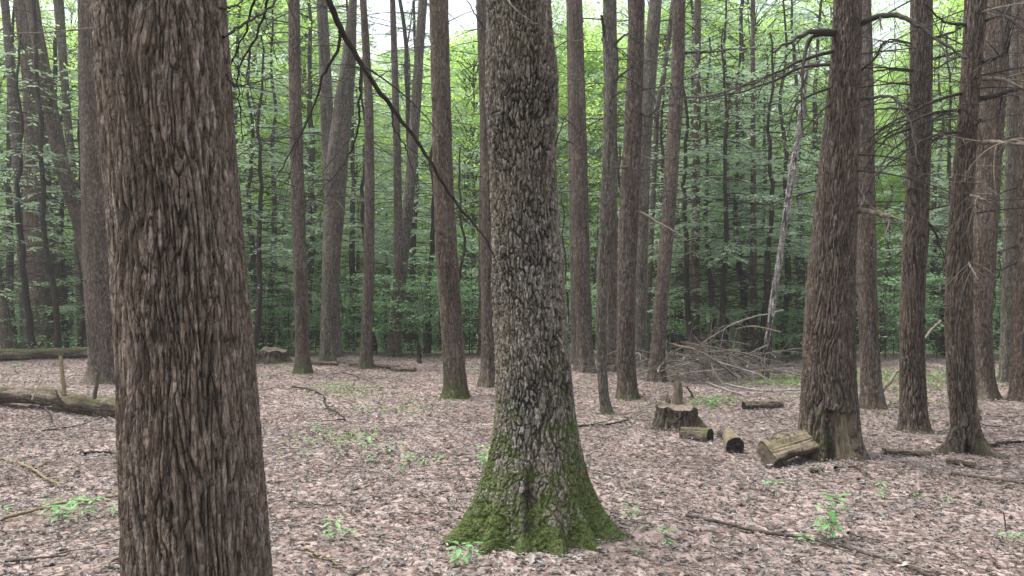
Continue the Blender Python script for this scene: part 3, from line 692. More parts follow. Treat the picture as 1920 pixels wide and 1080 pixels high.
t = tree('r22', 'conifer_tree', 'middle reddish trunk of the right-hand row with rooted foot on dry leaves', 812,
     [(0, 1710, 1746), (200, 1708, 1745), (400, 1698, 1738), (500, 1694, 1733), (600, 1690, 1730), (700, 1690, 1732), (812, 1690, 1738)],
     'red', 'furrow', nu=220, nv=620, seed=26, knots=8, amp=.75, moss=(.35, .25), flare=.3, fh=.09, lobeA=.3, lobeh=.12)
for a in ([(1710, 82), (1670, 74), (1650, 92), (1625, 122)], [(1709, 132), (1660, 130), (1620, 142)], [(1707, 158), (1670, 155), (1640, 150)], [(1704, 205), (1665, 203), (1630, 208)],
          [(1702, 238), (1660, 262), (1620, 318)], [(1700, 250), (1665, 290), (1640, 330), (1612, 380)], [(1744, 72), (1780, 62), (1830, 38)], [(1744, 112), (1775, 103), (1815, 92)], [(1742, 195), (1775, 182), (1800, 178)],
          [(1740, 232), (1770, 212), (1795, 205)], [(1738, 270), (1770, 252), (1800, 244)], [(1735, 405), (1755, 440), (1775, 495)]):
    px_limb(t, a, rng.uniform(.009, .015), 'twig', rng.uniform(-.7, .5), 4, tip=.3)
rand_limbs(t, 11, 2.2, 5.0, (.6, 1.7), (.006, .011), ('twig',))
def root_hollow_shade(T, Z, h):
    d = np.angle(np.exp(1j*(T+np.pi/2+.42)))
    m = sstep(.42, .25, np.abs(d)+.1*noise(T*8, Z*14, 3.)+np.maximum(Z, 0)*1.4)*sstep(.17, .08, Z)
    return h-.075*m, np.zeros_like(T), m*.85  # recess between the roots; its shade is also painted into the bark colour
t = tree('r23', 'conifer_tree', 'reddish trunk straddling two splayed roots in the right-hand row', 852,
     [(0, 1812, 1848), (100, 1808, 1840), (200, 1800, 1832), (400, 1783, 1821), (500, 1778, 1820), (600, 1776, 1820), (700, 1779, 1824), (800, 1787, 1831), (852, 1790, 1834)],
     'red', 'furrow', nu=220, nv=620, seed=27, knots=8, amp=.75, moss=(.4, .3), flare=.0,
     lobes=[(-3.02, 2.3, .20), (-.95, 2.0, .20), (.9, 1.2, .35), (2.0, .8, .3)], lobeA=1.35, lobeh=.11, scarf=root_hollow_shade)
for a, r_, m_ in (([(1830, 117), (1862, 110), (1885, 98), (1894, 76)], .019, 'twig'), ([(1829, 186), (1866, 179), (1900, 170), (1960, 160)], .021, 'twig'), ([(1832, 148), (1870, 147), (1895, 155), (1925, 172)], .017, 'twig_pale'),
                  ([(1826, 268), (1860, 266), (1895, 270), (1960, 274)], .020, 'twig_pale'), ([(1818, 366), (1830, 368), (1843, 376)], .013, 'twig_pale'), ([(1816, 345), (1835, 342), (1850, 340)], .006, 'twig_pale'), ([(1800, 172), (1750, 190), (1700, 215), (1640, 250)], .013, 'twig'),
                  ([(1798, 205), (1750, 212), (1690, 238), (1630, 275)], .013, 'twig'), ([(1793, 246), (1750, 255), (1690, 290), (1620, 350)], .012, 'twig'), ([(1803, 484), (1820, 500), (1834, 526)], .009, 'twig_pale'),
                  ([(1840, 40), (1880, 30), (1930, 60)], .013, 'twig'), ([(1800, 45), (1770, 40), (1735, 10)], .012, 'twig'), ([(1822, 235), (1832, 232), (1838, 225)], .016, 'twig')):
    px_limb(t, a, r_, m_, rng.uniform(-.9, -.1), 3, tip=.35)
rand_limbs(t, 8, 2.2, 4.4, (.6, 1.7), (.006, .011), ('twig', 'twig', 'twig_pale'))
t = tree('r24', 'conifer_tree', 'wide grey-brown trunk behind the trunk with two splayed roots', 748,
     [(0, 1838, 1891), (150, 1838, 1886), (300, 1832, 1875), (400, 1826, 1868), (500, 1822, 1862), (600, 1819, 1856), (748, 1822, 1862)],
     'brown', nu=140, nv=460, seed=28, knots=12, moss=(.5, .3), amp=1.2)
rand_limbs(t, 9, 2.4, 5.6, (.5, 1.5), (.006, .012))
t = tree('r25', 'conifer_tree', 'dark slim trunk cut off by the right edge of the photo', 752,
     [(0, 1912, 1936), (250, 1906, 1931), (500, 1902, 1927), (752, 1898, 1926)], 'brown', nu=90, nv=400, seed=29, knots=8)
for a in ([(1906, 182), (1890, 178), (1868, 188)], [(1905, 255), (1880, 262), (1862, 280)], [(1904, 350), (1880, 360), (1862, 372)], [(1902, 460), (1880, 470), (1858, 480)], [(1901, 492), (1880, 505), (1855, 522)]):
    px_limb(t, a, .012, 'twig', -.4, 3, tip=.35)
rand_limbs(t, 5, 2.4, 5.4, (.5, 1.3), (.006, .011))
t = tree('r26', 'broadleaf_tree', 'pale lichen-spotted trunk between the wide grey-brown trunk and the right edge', 718,
     [(0, 1896, 1908), (250, 1888, 1902), (500, 1880, 1897), (718, 1876, 1896)], 'grey', nu=64, nv=340, seed=30, knots=4)
rand_limbs(t, 5, 3, 6, (.5, 1.5), (.006, .011))
# far left group
t = tree('l26', 'conifer_tree', 'thick greyish trunk with mossy foot behind the mossy log at far left', 656,
     [(0, 27, 52), (150, 44, 70), (250, 48, 76), (400, 47, 82), (550, 54, 95), (656, 60, 103)], 'brown', nu=100, nv=400, seed=31, knots=8, moss=(1.0, .5), flare=.3)
rand_limbs(t, 14, 2.0, 8.5, (.8, 2.6), (.008, .016), ('twig', 'twig_far', 'twig_far'))
t = tree('l27', 'broadleaf_tree', 'leaning trunk slanting down right behind the broad reddish trunk at left', 668,
     [(0, 50, 71), (60, 58, 80), (150, 72, 97), (300, 100, 126), (420, 137, 157), (520, 158, 180), (668, 180, 204)], 'brown', nu=90, nv=400, seed=32, knots=8)
rand_limbs(t, 14, 2.0, 7.5, (.8, 2.2), (.008, .016), ('twig', 'twig', 'twig_far'))
t = tree('l28', 'broadleaf_tree', 'pale slim trunk left of the broad reddish trunk, behind the leaning one', 657,
     [(0, 101, 118), (200, 118, 131), (300, 126, 140), (420, 138, 155), (540, 143, 163), (657, 148, 171)], 'grey', nu=72, nv=360, seed=33, knots=6)
rand_limbs(t, 10, 2.0, 8, (.8, 2.2), (.008, .014), ('twig', 'twig_far'))
t = tree('l29', 'conifer_tree', 'pale grey trunk at the left edge behind the mossy log, leaning right', 655,
     [(0, 2, 15), (150, 14, 29), (300, 24, 42), (450, 33, 50), (655, 40, 60)], 'grey', nu=64, nv=340, seed=34, knots=4)
rand_limbs(t, 10, 2.0, 8, (.8, 2.2), (.008, .014), ('twig', 'twig_far'))
t = tree('l30', 'conifer_tree', 'short leaning trunk cut off by the left edge above the mossy log', 657,
     [(400, -42, -22), (540, -13, 7), (657, 7, 30)], 'brown', nu=64, nv=300, ztop=5., seed=35)
t = tree('l31', 'conifer_tree', 'dark trunk right of the thick mossy-footed trunk at far left', 653,
     [(200, 72, 86), (400, 84, 100), (540, 92, 108), (653, 100, 118)], 'far', nu=64, nv=300, ztop=7, seed=36)
rand_limbs(t, 8, 2.0, 6, (.8, 1.8), (.008, .014), ('twig', 'twig_far'))

# ------------------------------------------------------------------ background wood
rng = np.random.default_rng(41)
def quads_leaf(pos, d, nrm, L, W):
    """diamond leaf blades: pos base (n,3), d axis, nrm normal"""
    s = np.cross(d, nrm); s /= np.linalg.norm(s, axis=1)[:, None]+1e-9
    a = pos; c = pos+d*L[:, None]; m = pos+d*(L*.45)[:, None]
    V = np.stack([a, m+s*(W*.5)[:, None], c, m-s*(W*.5)[:, None]], 1)
    n = len(pos)
    return V.reshape(-1, 3), np.arange(4*n).reshape(n, 4)

def hemlock_proto(seed, H=15., z0=1.6, Rm=3.0, rb=.13, nb=70, bare=.12):
    r = np.random.default_rng(seed)
    wood = Tubes()
    zs = np.linspace(-.5, H, 26)
    wx = np.cumsum(r.normal(0, .035, 26)); wy = np.cumsum(r.normal(0, .035, 26))
    wood.add(np.stack([wx-wx[1], wy-wy[1], zs], -1), np.interp(zs, [-.5, 0, .3, H], [rb*1.5, rb*1.35, rb, .02]), 12)
    ax = lambda z: np.array([np.interp(z, zs, wx-wx[1]), np.interp(z, zs, wy-wy[1]), z])
    PO = []; DI = []; NO = []; LE = []
    for b in range(nb):
        z = z0+(H-z0)*(b+r.random())/nb
        a = b*2.4+r.normal(0, .5)
        L = Rm*(1-(z/H)**1.5*.8)*r.uniform(.55, 1.1)
        d = np.array([math.cos(a), math.sin(a), r.uniform(-.05, .3)]); n = 9
        pts = []; p = ax(z)
        dr = r.uniform(.3, .75)
        for i in range(n+1):
            pts.append(p.copy()); d = d+np.array([0, 0, -dr/n])+r.normal(0, .05, 3); d /= np.linalg.norm(d); p = p+d*L/n
        pts = np.array(pts); wood.add(pts, np.linspace(.018, .004, n+1), 4)
        deadb = (z < z0+1.5 and r.random() < .6) or r.random() < bare*.6
        nl = int(L/.10)
        for k in range(nl):
            t = (k+.5)/nl
            if t < .18: continue
            i = min(int(t*n), n-1); q = pts[i]+(pts[i+1]-pts[i])*(t*n-i)
            axd = pts[i+1]-pts[i]; axd /= np.linalg.norm(axd)
            s = np.cross(axd, [0, 0, 1.]); s /= np.linalg.norm(s)
            sg = 1 if k % 2 else -1
            ld = axd*.6+s*sg*.8+np.array([0, 0, r.uniform(-.35, .05)]); ld /= np.linalg.norm(ld)
            ll = min(.75, .15+L*.34*(1-t)*1.6)*r.uniform(.6, 1.2)
            if r.random() < .35: wood.add(np.array([q, q+ld*ll*.5, q+ld*ll+np.array([0, 0, -.06*ll])]), [.005, .0035, .002], 3)
            if deadb or r.random() < bare: continue
            m = int(ll/.042)+1
            tt = (np.arange(m)+r.random(m))/m*ll
            base = q+ld*tt[:, None]+np.array([0, 0, -.25])*(tt**2/ll)[:, None]
            up = np.cross(ld, s); 
            sd = np.where(np.arange(m) % 2, 1, -1)[:, None]
            nn = np.cross(ld, np.cross([0, 0, 1.], ld)); nn /= np.linalg.norm(nn)+1e-9
            lat = np.cross(nn, ld)
            dd = ld*.7+lat*sd*.75+r.normal(0, .22, (m, 3))+np.array([0, 0, -.12]); dd /= np.linalg.norm(dd, axis=1)[:, None]
            PO.append(base); DI.append(dd); NO.append(nn+r.normal(0, .6, (m, 3))); LE.append(r.uniform(.10, .19, m))
    PO = np.concatenate(PO); DI = np.concatenate(DI); NO = np.concatenate(NO); LE = np.concatenate(LE)
    NO /= np.linalg.norm(NO, axis=1)[:, None]
    # clumps: thin some regions out
    keep = noise(PO[:, 0]*.8+seed, PO[:, 1]*.8, PO[:, 2]*.8)+r.normal(0, .15, len(PO)) > -.10
    PO, DI, NO, LE = PO[keep], DI[keep], NO[keep], LE[keep]
    V, Q = quads_leaf(PO, DI, NO, LE, LE*r.uniform(.22, .40, len(LE)))
    root = bpy.data.objects.new('hemlock_tree', None)
    tV, tQ = wood.arrays()
    return root, ('trunk', tV, tQ, 'far'), ('crown', V, Q, 'needle')

def broad_proto(seed, H=16., z0=3.5, Rm=3.6, rb=.14, ncl=430, nleaf=62, lsz=(.09, .15)):
    r = np.random.default_rng(seed)
    wood = Tubes()
    zs = np.linspace(-.5, H*.9, 22)
    wx = np.cumsum(r.normal(0, .06, 22)); wy = np.cumsum(r.normal(0, .06, 22))
    wood.add(np.stack([wx-wx[1], wy-wy[1], zs], -1), np.interp(zs, [-.5, 0, .3, H*.9], [rb*1.5, rb*1.3, rb, .03]), 10)
    PO = []; DI = []; NO = []; LE = []
    for b in range(ncl):
        z = z0+(H-z0)*r.random()**.9
        prof = math.sin(math.pi*min(1, max(.08, (z-z0)/(H-z0)*.85+.12)))**.6
        a = r.uniform(0, 6.28); rr = Rm*prof*math.sqrt(r.uniform(.05, 1))
        c = np.array([math.cos(a)*rr, math.sin(a)*rr, z])+np.array([np.interp(z, zs, wx-wx[1]), np.interp(z, zs, wy-wy[1]), 0])
        if b % 4 == 0:
            zb = max(1.5, z-rr*.7); s = np.array([np.interp(zb, zs, wx-wx[1]), np.interp(zb, zs, wy-wy[1]), zb])
            wood.add(catmull([s, (s+c)/2+np.array([0, 0, .25])+r.normal(0, .12, 3), c], 7), np.linspace(.035, .006, 7), 4)
        m = int(nleaf*r.uniform(.5, 1.4)); cr = r.uniform(.35, .85)
        q = r.normal(0, 1, (m, 3))*np.array([cr*.6, cr*.6, .10])
        q[:, 2] -= .12*(q[:, 0]**2+q[:, 1]**2)
        PO.append(c+q)
        d = r.normal(0, 1, (m, 3))*np.array([1, 1, .35])+np.array([0, 0, -.3]); d /= np.linalg.norm(d, axis=1)[:, None]
        DI.append(d); NO.append(np.array([0, 0, 1.])+r.normal(0, .4, (m, 3))); LE.append(r.uniform(*lsz, m))
    PO = np.concatenate(PO); DI = np.concatenate(DI); NO = np.concatenate(NO); LE = np.concatenate(LE)
    NO /= np.linalg.norm(NO, axis=1)[:, None]
    V, Q = quads_leaf(PO, DI, NO, LE, LE*.62)
    tV, tQ = wood.arrays()
    return bpy.data.objects.new('broadleaf_tree', None), ('trunk', tV, tQ, 'far'), ('crown', V, Q, 'leaf')

class Proto:
    def __init__(s, pr, name):
        s.name = name; s.parts = []
        for nm, V, Q, mat in pr[1:]:
            o = mk(nm, V, Q, M[mat], None, None, nm == 'trunk', link=False); s.parts.append(o)
    def place(s, x, y, rz, sc, label, cat, group, tilt=(0, 0), squash=1.):
        if s.name.endswith('tree'): squash = min(1., (.39*y+4.5)/15.)/sc
        e = empty(s.name, (x, y, gz1(x, y)-.03)); e.rotation_euler = (tilt[0], tilt[1], rz); e.scale = (sc, sc, sc*squash)
        tag(e, label, cat, group)
        for o in s.parts:
            c = o.copy(); COL.objects.link(c); c.parent = e
        return e

HEM = [Proto(hemlock_proto(100+i, H=[15, 12, 17, 10, 14][i], z0=[1.7, 1.5, 2.8, 1.5, 2.2][i], Rm=[3.0, 2.6, 3.2, 2.2, 2.8][i], rb=[.14, .10, .17, .08, .12][i], nb=[80, 70, 80, 60, 74][i]), 'hemlock_tree') for i in range(5)]
BRD = [Proto(broad_proto(200+i, H=[17, 15, 19, 13][i], z0=[3.2, 2.4, 4.5, 1.6][i], Rm=[3.6, 3.2, 4., 3.0][i], rb=[.14, .11, .18, .09][i]), 'broadleaf_tree') for i in range(4)]

HL = ['feathery dark green conifer growing in the wood behind the clearing', 'pale green drooping conifer deep in the wood behind the clearing']
placed = []
def free(x, y, dmin):
    for a, b in placed:
        if (a-x)**2+(b-y)**2 < dmin*dmin: return False
    placed.append((x, y)); return True
for t in TREES.values(): placed.append((t.X0, t.Y))

def hem_at(px, Y, k, sc, lab=0, rz=None):
    x = (px-960)/F*Y; placed.append((x, Y))
    HEM[k].place(x, Y, rng.uniform(0, 6.28) if rz is None else rz, sc, HL[lab], 'tree', 'conifers in the wood behind the clearing')
# trees whose boughs the photo shows at the clearing's edge
for px_, Y_, k, sc in ((505, 20.5, 1, 1.0), (450, 24, 0, 1.), (845, 21.5, 3, 1.), (1355, 18.6, 1, .95), (1440, 20, 3, 1.0), (1275, 21, 0, .95), (1500, 22.5, 4, 1.),
                       (120, 23, 0, 1.), (20, 22, 4, 1.), (1690, 19.5, 3, .9), (660, 24, 4, 1.0), (990, 23, 0, 1.), (1160, 22, 1, 1.), (1850, 23, 4, 1.), (-120, 22, 1, 1.), (2060, 21, 1, 1.), (770, 26, 0, 1.), (1390, 25, 2, 1.), (580, 27, 2, 1.)):
    hem_at(px_, Y_, k, sc, 0)
for px_, Y_, k, sc in ((1300, 15.9, 3, .9), (1362, 15.4, 3, .8), (1425, 16.2, 3, .95), (475, 16.2, 3, .9), (60, 17.0, 3, 1.), (150, 18.5, 3, .9), (1770, 17.5, 3, .9), (1330, 16.6, 3, .95), (1395, 17.4, 3, 1.1), (1475, 18.2, 1, .9), (490, 18.5, 3, 1.1), (110, 20, 3, 1.1), (700, 19.5, 3, 1.05), (1240, 18.8, 3, 1.)):
    hem_at(px_, Y_, k, sc, 0)
n = 0
for _ in range(4000):
    if n >= 20: break
    Y_ = 22+25*rng.random()**1.2; x_ = rng.uniform(-.82, .82)*Y_
    if not free(x_, Y_, 2.0): continue
    HEM[rng.integers(5)].place(x_, Y_, rng.uniform(0, 6.28), rng.uniform(.85, 1.25), HL[1], 'tree', 'conifers deep in the wood')
    n += 1
n = 0
for _ in range(4000):
    if n >= 80: break
    Y_ = 21.5+38*rng.random()**.75; x_ = rng.uniform(-.84, .84)*Y_
    if not free(x_, Y_, 1.9): continue
    BRD[rng.integers(4)].place(x_, Y_, rng.uniform(0, 6.28), rng.uniform(.85, 1.2), 'bright yellow-green leafy tree far behind the clearing', 'tree', 'leafy trees far behind the clearing')
    n += 1

for px_, Y_, k in ((1000, 40, 0), (1110, 36, 1), (1180, 45, 2), (760, 42, 0), (870, 38, 1), (600, 45, 2), (1250, 50, 0), (1560, 40, 1), (1750, 38, 0), (1085, 48, 2), (480, 40, 1), (90, 42, 0), (1900, 44, 2), (1420, 46, 2), (690, 52, 0), (940, 52, 2)):
    BRD[k].place((px_-960)/F*Y_, Y_, rng.uniform(0, 6.28), 1.1, 'bright yellow-green leafy tree far behind the clearing', 'tree', 'leafy trees far behind the clearing')

# slender poles standing in the gloom
def pole_proto(seed, H, rb):
    r = np.random.default_rng(seed); wood = Tubes()
    zs = np.linspace(-.6, H, 18); wx = np.cumsum(r.normal(0, .05, 18)); wy = np.cumsum(r.normal(0, .05, 18))
    wood.add(np.stack([wx-wx[1], wy-wy[1], zs], -1), np.interp(zs, [-.6, 0, .4, H], [rb*1.5, rb*1.3, rb, rb*.35]), 9)
    sv = globals()['rng']; globals()['rng'] = r
    for k in range(22):
        z = r.uniform(1.5, H*.95); a = r.uniform(0, 6.28)
        grow(wood, np.array([np.interp(z, zs, wx-wx[1]), np.interp(z, zs, wy-wy[1]), z]), [math.cos(a), math.sin(a), r.uniform(-.2, .3)], r.uniform(.5, 1.6), r.uniform(.006, .012), 1, .4, .2, 3.)
    globals()['rng'] = sv
    V, Q = wood.arrays()
    return V, Q
POLE = []
for i in range(6):
    V, Q = pole_proto(300+i, [11, 13, 12, 14, 9, 12][i], [.05, .085, .065, .12, .04, .10][i])
    POLE.append(mk('slender_tree', V, Q, M[['far', 'far', 'grey', 'brown', 'far', 'red'][i]], link=False))
n = 0
for _ in range(6000):
    if n >= 120: break
    Y_ = 16.5+26*rng.random(); x_ = rng.uniform(-.78, .78)*Y_
    if not free(x_, Y_, .75): continue
    k = rng.integers(6); o = POLE[k].copy(); COL.objects.link(o)
    if n >= 18: o.scale = (.8, .8, rng.uniform(.3, .5))
    o.location = (x_, Y_, gz1(x_, Y_)); o.rotation_euler = (rng.normal(0, .03), rng.normal(0, .03), rng.uniform(0, 6.28))
    tag(o, ['thin dark bare-stemmed tree standing in the gloom of the wood', 'thin pale bare-stemmed tree standing in the gloom of the wood'][k in (2,)], 'tree', 'thin bare stems in the wood')
    n += 1

# leafy understory saplings with level sprays
def sapling_proto(seed, H=1.9, Rm=1.3, ncl=46):
    r = np.random.default_rng(seed); wood = Tubes()
    wood.add(catmull([[0, 0, -.1], r.normal(0, .05, 3)+[0, 0, H*.5], r.normal(0, .1, 3)+[0, 0, H]], 9), np.linspace(.016, .005, 9), 6)
    PO = []; DI = []; NO = []; LE = []
    for b in range(ncl):
        z = H*r.uniform(.3, 1.05); a = r.uniform(0, 6.28); rr = Rm*math.sqrt(r.random())*(1-.35*z/H)
        c = np.array([math.cos(a)*rr, math.sin(a)*rr, z+.08])
        wood.add(catmull([[0, 0, z-.1*rr], c*np.array([.5, .5, 1])+[0, 0, .03], c], 6), np.linspace(.006, .002, 6), 3)
        m = int(r.uniform(18, 42)); q = r.normal(0, 1, (m, 3))*np.array([.22, .22, .025]); PO.append(c+q)
        d = r.normal(0, 1, (m, 3))*np.array([1, 1, .15])+np.array([math.cos(a), math.sin(a), -.2])*.6; d /= np.linalg.norm(d, axis=1)[:, None]
        DI.append(d); NO.append(np.array([0, 0, 1.])+r.normal(0, .22, (m, 3))); LE.append(r.uniform(.06, .11, m))
    PO = np.concatenate(PO); DI = np.concatenate(DI); NO = np.concatenate(NO); LE = np.concatenate(LE); NO /= np.linalg.norm(NO, axis=1)[:, None]
    V, Q = quads_leaf(PO, DI, NO, LE, LE*.55)
    tV, tQ = wood.arrays()
    return None, ('stem', tV, tQ, 'twig_far'), ('foliage', V, Q, 'under')
SAP = [Proto(sapling_proto(400+i, [1.9, 1.5, 2.4][i], [1.3, 1.1, 1.4][i], [46, 38, 60][i]), 'sapling') for i in range(3)]
sp = [(470, 18.5, 1), (505, 20, 0), (540, 19, 2), (590, 21, 0), (655, 20.5, 1), (700, 21.5, 2), (725, 19.5, 0), (775, 19, 0), (800, 18.6, 2), (835, 20, 0), (880, 19, 1), (885, 21, 2), (1055, 18, 0), (1060, 21, 2), (1115, 20, 0), (1150, 18.5, 1), (1215, 19, 1), (1265, 18, 1),
      (1345, 20, 0), (1400, 22, 2), (1465, 15.6, 1), (1490, 17.5, 0), (1500, 20, 2), (1660, 16.5, 1), (1675, 20, 2), (1755, 16.5, 0), (1770, 19, 2), (1880, 17, 1), (1915, 19, 2), (90, 22, 1), (150, 21, 0), (20, 23, 2), (440, 22, 2)]
for px_, Y_, k in sp:
    Y_ = 16.2+(Y_-15.5)*.45; x_ = (px_-960)/F*Y_
    SAP[k].place(x_, Y_, rng.uniform(0, 6.28), rng.uniform(.75, 1.15), 'low green sapling with level leafy sprays at the edge of the clearing', 'sapling', 'leafy saplings at the edge of the clearing')
for i in range(26):
    Y_ = rng.uniform(22, 40); x_ = rng.uniform(-.8, .8)*Y_
    SAP[rng.integers(3)].place(x_, Y_, rng.uniform(0, 6.28), rng.uniform(1., 1.8), 'dim green sapling deep in the wood behind the clearing', 'sapling', 'leafy saplings deep in the wood')

# the far wood that closes the view: one mass of leaves
def far_wood():
    n = 200000
    Y = rng.uniform(48, 78, n); X = rng.uniform(-1, 1, n)*(Y*.85+4)
    z = -3.5+rng.random(n)**1.5*17
    keep = noise(X*.22, Y*.22, z*.28)+rng.normal(0, .16, n) > -.02-.40*np.clip(1-z/9, 0, 1)
    X, Y, z = X[keep], Y[keep], z[keep]; n = len(X)
    d = rng.normal(0, 1, (n, 3)); d /= np.linalg.norm(d, axis=1)[:, None]
    nn = np.array([0, -.3, 1.])+rng.normal(0, .5, (n, 3)); nn /= np.linalg.norm(nn, axis=1)[:, None]
    L = rng.uniform(.25, .55, n)
    V, Q = quads_leaf(np.stack([X, Y, z], -1), d, nn, L, L*.6)
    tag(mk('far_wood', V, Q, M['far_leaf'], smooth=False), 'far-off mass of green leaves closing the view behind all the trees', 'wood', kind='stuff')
far_wood()

def undergrowth():
    n = 32000
    Y = 16.8+22*rng.random(n)**1.6; X = rng.uniform(-1, 1, n)*(Y*.76+1)
    keep = noise(X*.45, Y*.45, 12.)+.5*noise(X*1.6, Y*1.6, 2.)+rng.normal(0, .12, n)+.35*sstep(4, 9, X)*sstep(20, 17, Y) > .05
    X, Y = X[keep], Y[keep]; n = len(X)
    z = gz(X, Y)+rng.random(n)**1.5*(.25+.5*np.clip(.4+noise(X*.8, Y*.8, 7.), 0, 1))
    d = rng.normal(0, 1, (n, 3))*[1, 1, .3]; d /= np.linalg.norm(d, axis=1)[:, None]
    nn = np.array([0, 0, 1.])+rng.normal(0, .3, (n, 3)); nn /= np.linalg.norm(nn, axis=1)[:, None]
    L = rng.uniform(.05, .12, n)
    V, Q = quads_leaf(np.stack([X, Y, z], -1), d, nn, L, L*.55)
    tag(mk('undergrowth', V, Q, M['under'], smooth=False), 'low leafy undergrowth on the wood floor beyond the clearing', 'undergrowth', kind='stuff')
undergrowth()

# ------------------------------------------------------------------ logs, stumps, sticks
rng = np.random.default_rng(52)
def log_mesh(name, label, a, b, ra, rb_, mat, parent=None, nu=44, nv=70, amp=1., moss=0., sag=0., caps=(True, True), seed=0, flat=1., cat='log', bend=None, capmat='pale_wood', scar=0., split=None):
    """lying log from a to b (3d centre points); bark displaced; moss on the upper side"""
    a = np.asarray(a, float); b = np.asarray(b, float); mid = (a+b)/2
    mid = np.array([mid[0], mid[1], min(a[2]-ra, b[2]-rb_)])
    root = empty(name, mid) if parent is None else parent
    if parent is None: tag(root, label, cat)
    pts = [a, b] if bend is None else [a]+[np.asarray(q, float) for q in bend]+[b]
    c = catmull(pts, nv); s = np.linspace(0, 1, nv)
    c[:, 2] += sag*np.sin(s*3.14)
    t = np.gradient(c, axis=0); t /= np.linalg.norm(t, axis=1)[:, None]
    u = np.cross(t, [0, 0, 1.]); u /= np.linalg.norm(u, axis=1)[:, None]; w = np.cross(u, t)
    th = np.arange(nu)/nu*6.28318
    T, S = np.meshgrid(th, s); L = np.linalg.norm(b-a)
    r0 = (ra+(rb_-ra)*S)
    n1 = noise(np.cos(T)*3.2+seed*9, np.sin(T)*3.2, S*L*3); n2 = noise(np.cos(T)*7+seed*9, np.sin(T)*7, S*L*7)
    n0 = noise(np.cos(T)*1.2+seed*5, np.sin(T)*1.2, S*L*2.2)
    rdg = sstep(0, .3, np.abs(n1))*.6+sstep(0, .3, np.abs(n2))*.4
    r = r0*(1+.16*n0+amp*.16*(rdg-.75))
    sc = np.full_like(T, scar)
    if split is not None:
        q = np.cos(T-split[0]); lim = split[1]*r0*(1+.22*noise(T*3, S*L*2.5, 4.)+.12*noise(T*14, S*L*3, 8.))/np.maximum(q, .05)
        cut = (q > .05) & (r > lim); r = np.where(cut, lim, r); sc = np.where(cut, .75, sc)
    V = c[:, None]+(np.cos(T)*r)[..., None]*u[:, None]+(np.sin(T)*r*flat)[..., None]*w[:, None]
    i = np.arange(nv-1)[:, None]*nu; j = np.arange(nu)[None]; j2 = (j+1) % nu
    Q = np.stack([i+j, i+nu+j, i+nu+j2, i+j2], -1).reshape(-1, 4)
    mo = np.clip(np.sin(T)*1.1, 0, 1)*moss
    at = {'tone': np.clip(.5+n0+.4*n2, 0, 1), 'ridge': rdg, 'moss': mo, 'knot_dark': np.zeros_like(T), 'scar': sc}
    mk('bark', V.reshape(-1, 3)-mid, Q, M[mat], root, at)
    for e, (row, dr) in enumerate(((0, -1), (nv-1, 1))):
        if not caps[e]: continue
        ring = V[row]; cc = ring.mean(0); k = 6; rows = []
        for q in range(k+1):
            f = 1-q/k*.98
            rows.append(cc+(ring-cc)*f*.985+t[row]*dr*(.004+.012*noise(ring[:, 0]*20*f+q*.7, ring[:, 2]*20*f)[:, None]*(q > 0)))
        VV = np.concatenate(rows); i2 = np.arange(k)[:, None]*nu
        QQ = np.stack([i2+j, i2+j2, i2+nu+j2, i2+nu+j], -1).reshape(-1, 4)
        cm = capmat[e] if isinstance(capmat, tuple) else capmat
        mk('cut_face', VV-mid, QQ, M[cm], root)
    return root

def onG(x, y, r):
    g = G(x, y); g[1] += r; g[2] = gz1(g[0], g[1])+r*.9; return g

# long fallen trunk at left with two snags on it
a = onG(-140, 757, .10); b = onG(330, 796, .13)
root = log_mesh('fallen_tree', 'long bare fallen trunk lying at left with snags standing up from it', a, b, .105, .125, 'rot', nu=64, nv=220, amp=.6, moss=.55, seed=1, bend=[onG(60, 768, .12)+[0, 0, .05], onG(150, 778, .12)+[0, 0, .03]], cat='fallen tree')
mid = np.array(root.location)
def snag(parent, pts, r, mat, name='snag', tip=.6):
    m = np.array(parent.location); tb = Tubes(); c = catmull(pts, 14); c += np.stack([noise(np.arange(14)*.6, k*3.3+r*99) for k in range(3)], -1)*r*.5
    tb.add(c-m, np.linspace(r, r*tip, 14), 8); return tb.build(name, M[mat], parent)
Yl = float(b[1]+.35)
snag(root, [P(120, 742, Yl), P(118, 705, Yl+.05), P(113, 668, Yl+.1)], .027, 'stick_yellow', tip=.75)
snag(root, [P(176, 748, Yl-.05), P(182, 715, Yl), P(185, 698, Yl), P(178, 690, Yl)], .026, 'stick_brown')
snag(root, [P(125, 765, Yl-.15), P(110, 745, Yl-.2), P(104, 732, Yl-.2)], .02, 'stick_brown', tip=.4)
snag(root, [P(60, 750, Yl), P(72, 722, Yl+.2), P(80, 712, Yl+.3)], .012, 'twig_pale', tip=.4)
snag(root, [P(85, 765, Yl-.2), P(95, 778, Yl-.5), P(98, 790, Yl-.6)], .014, 'twig', tip=.5)
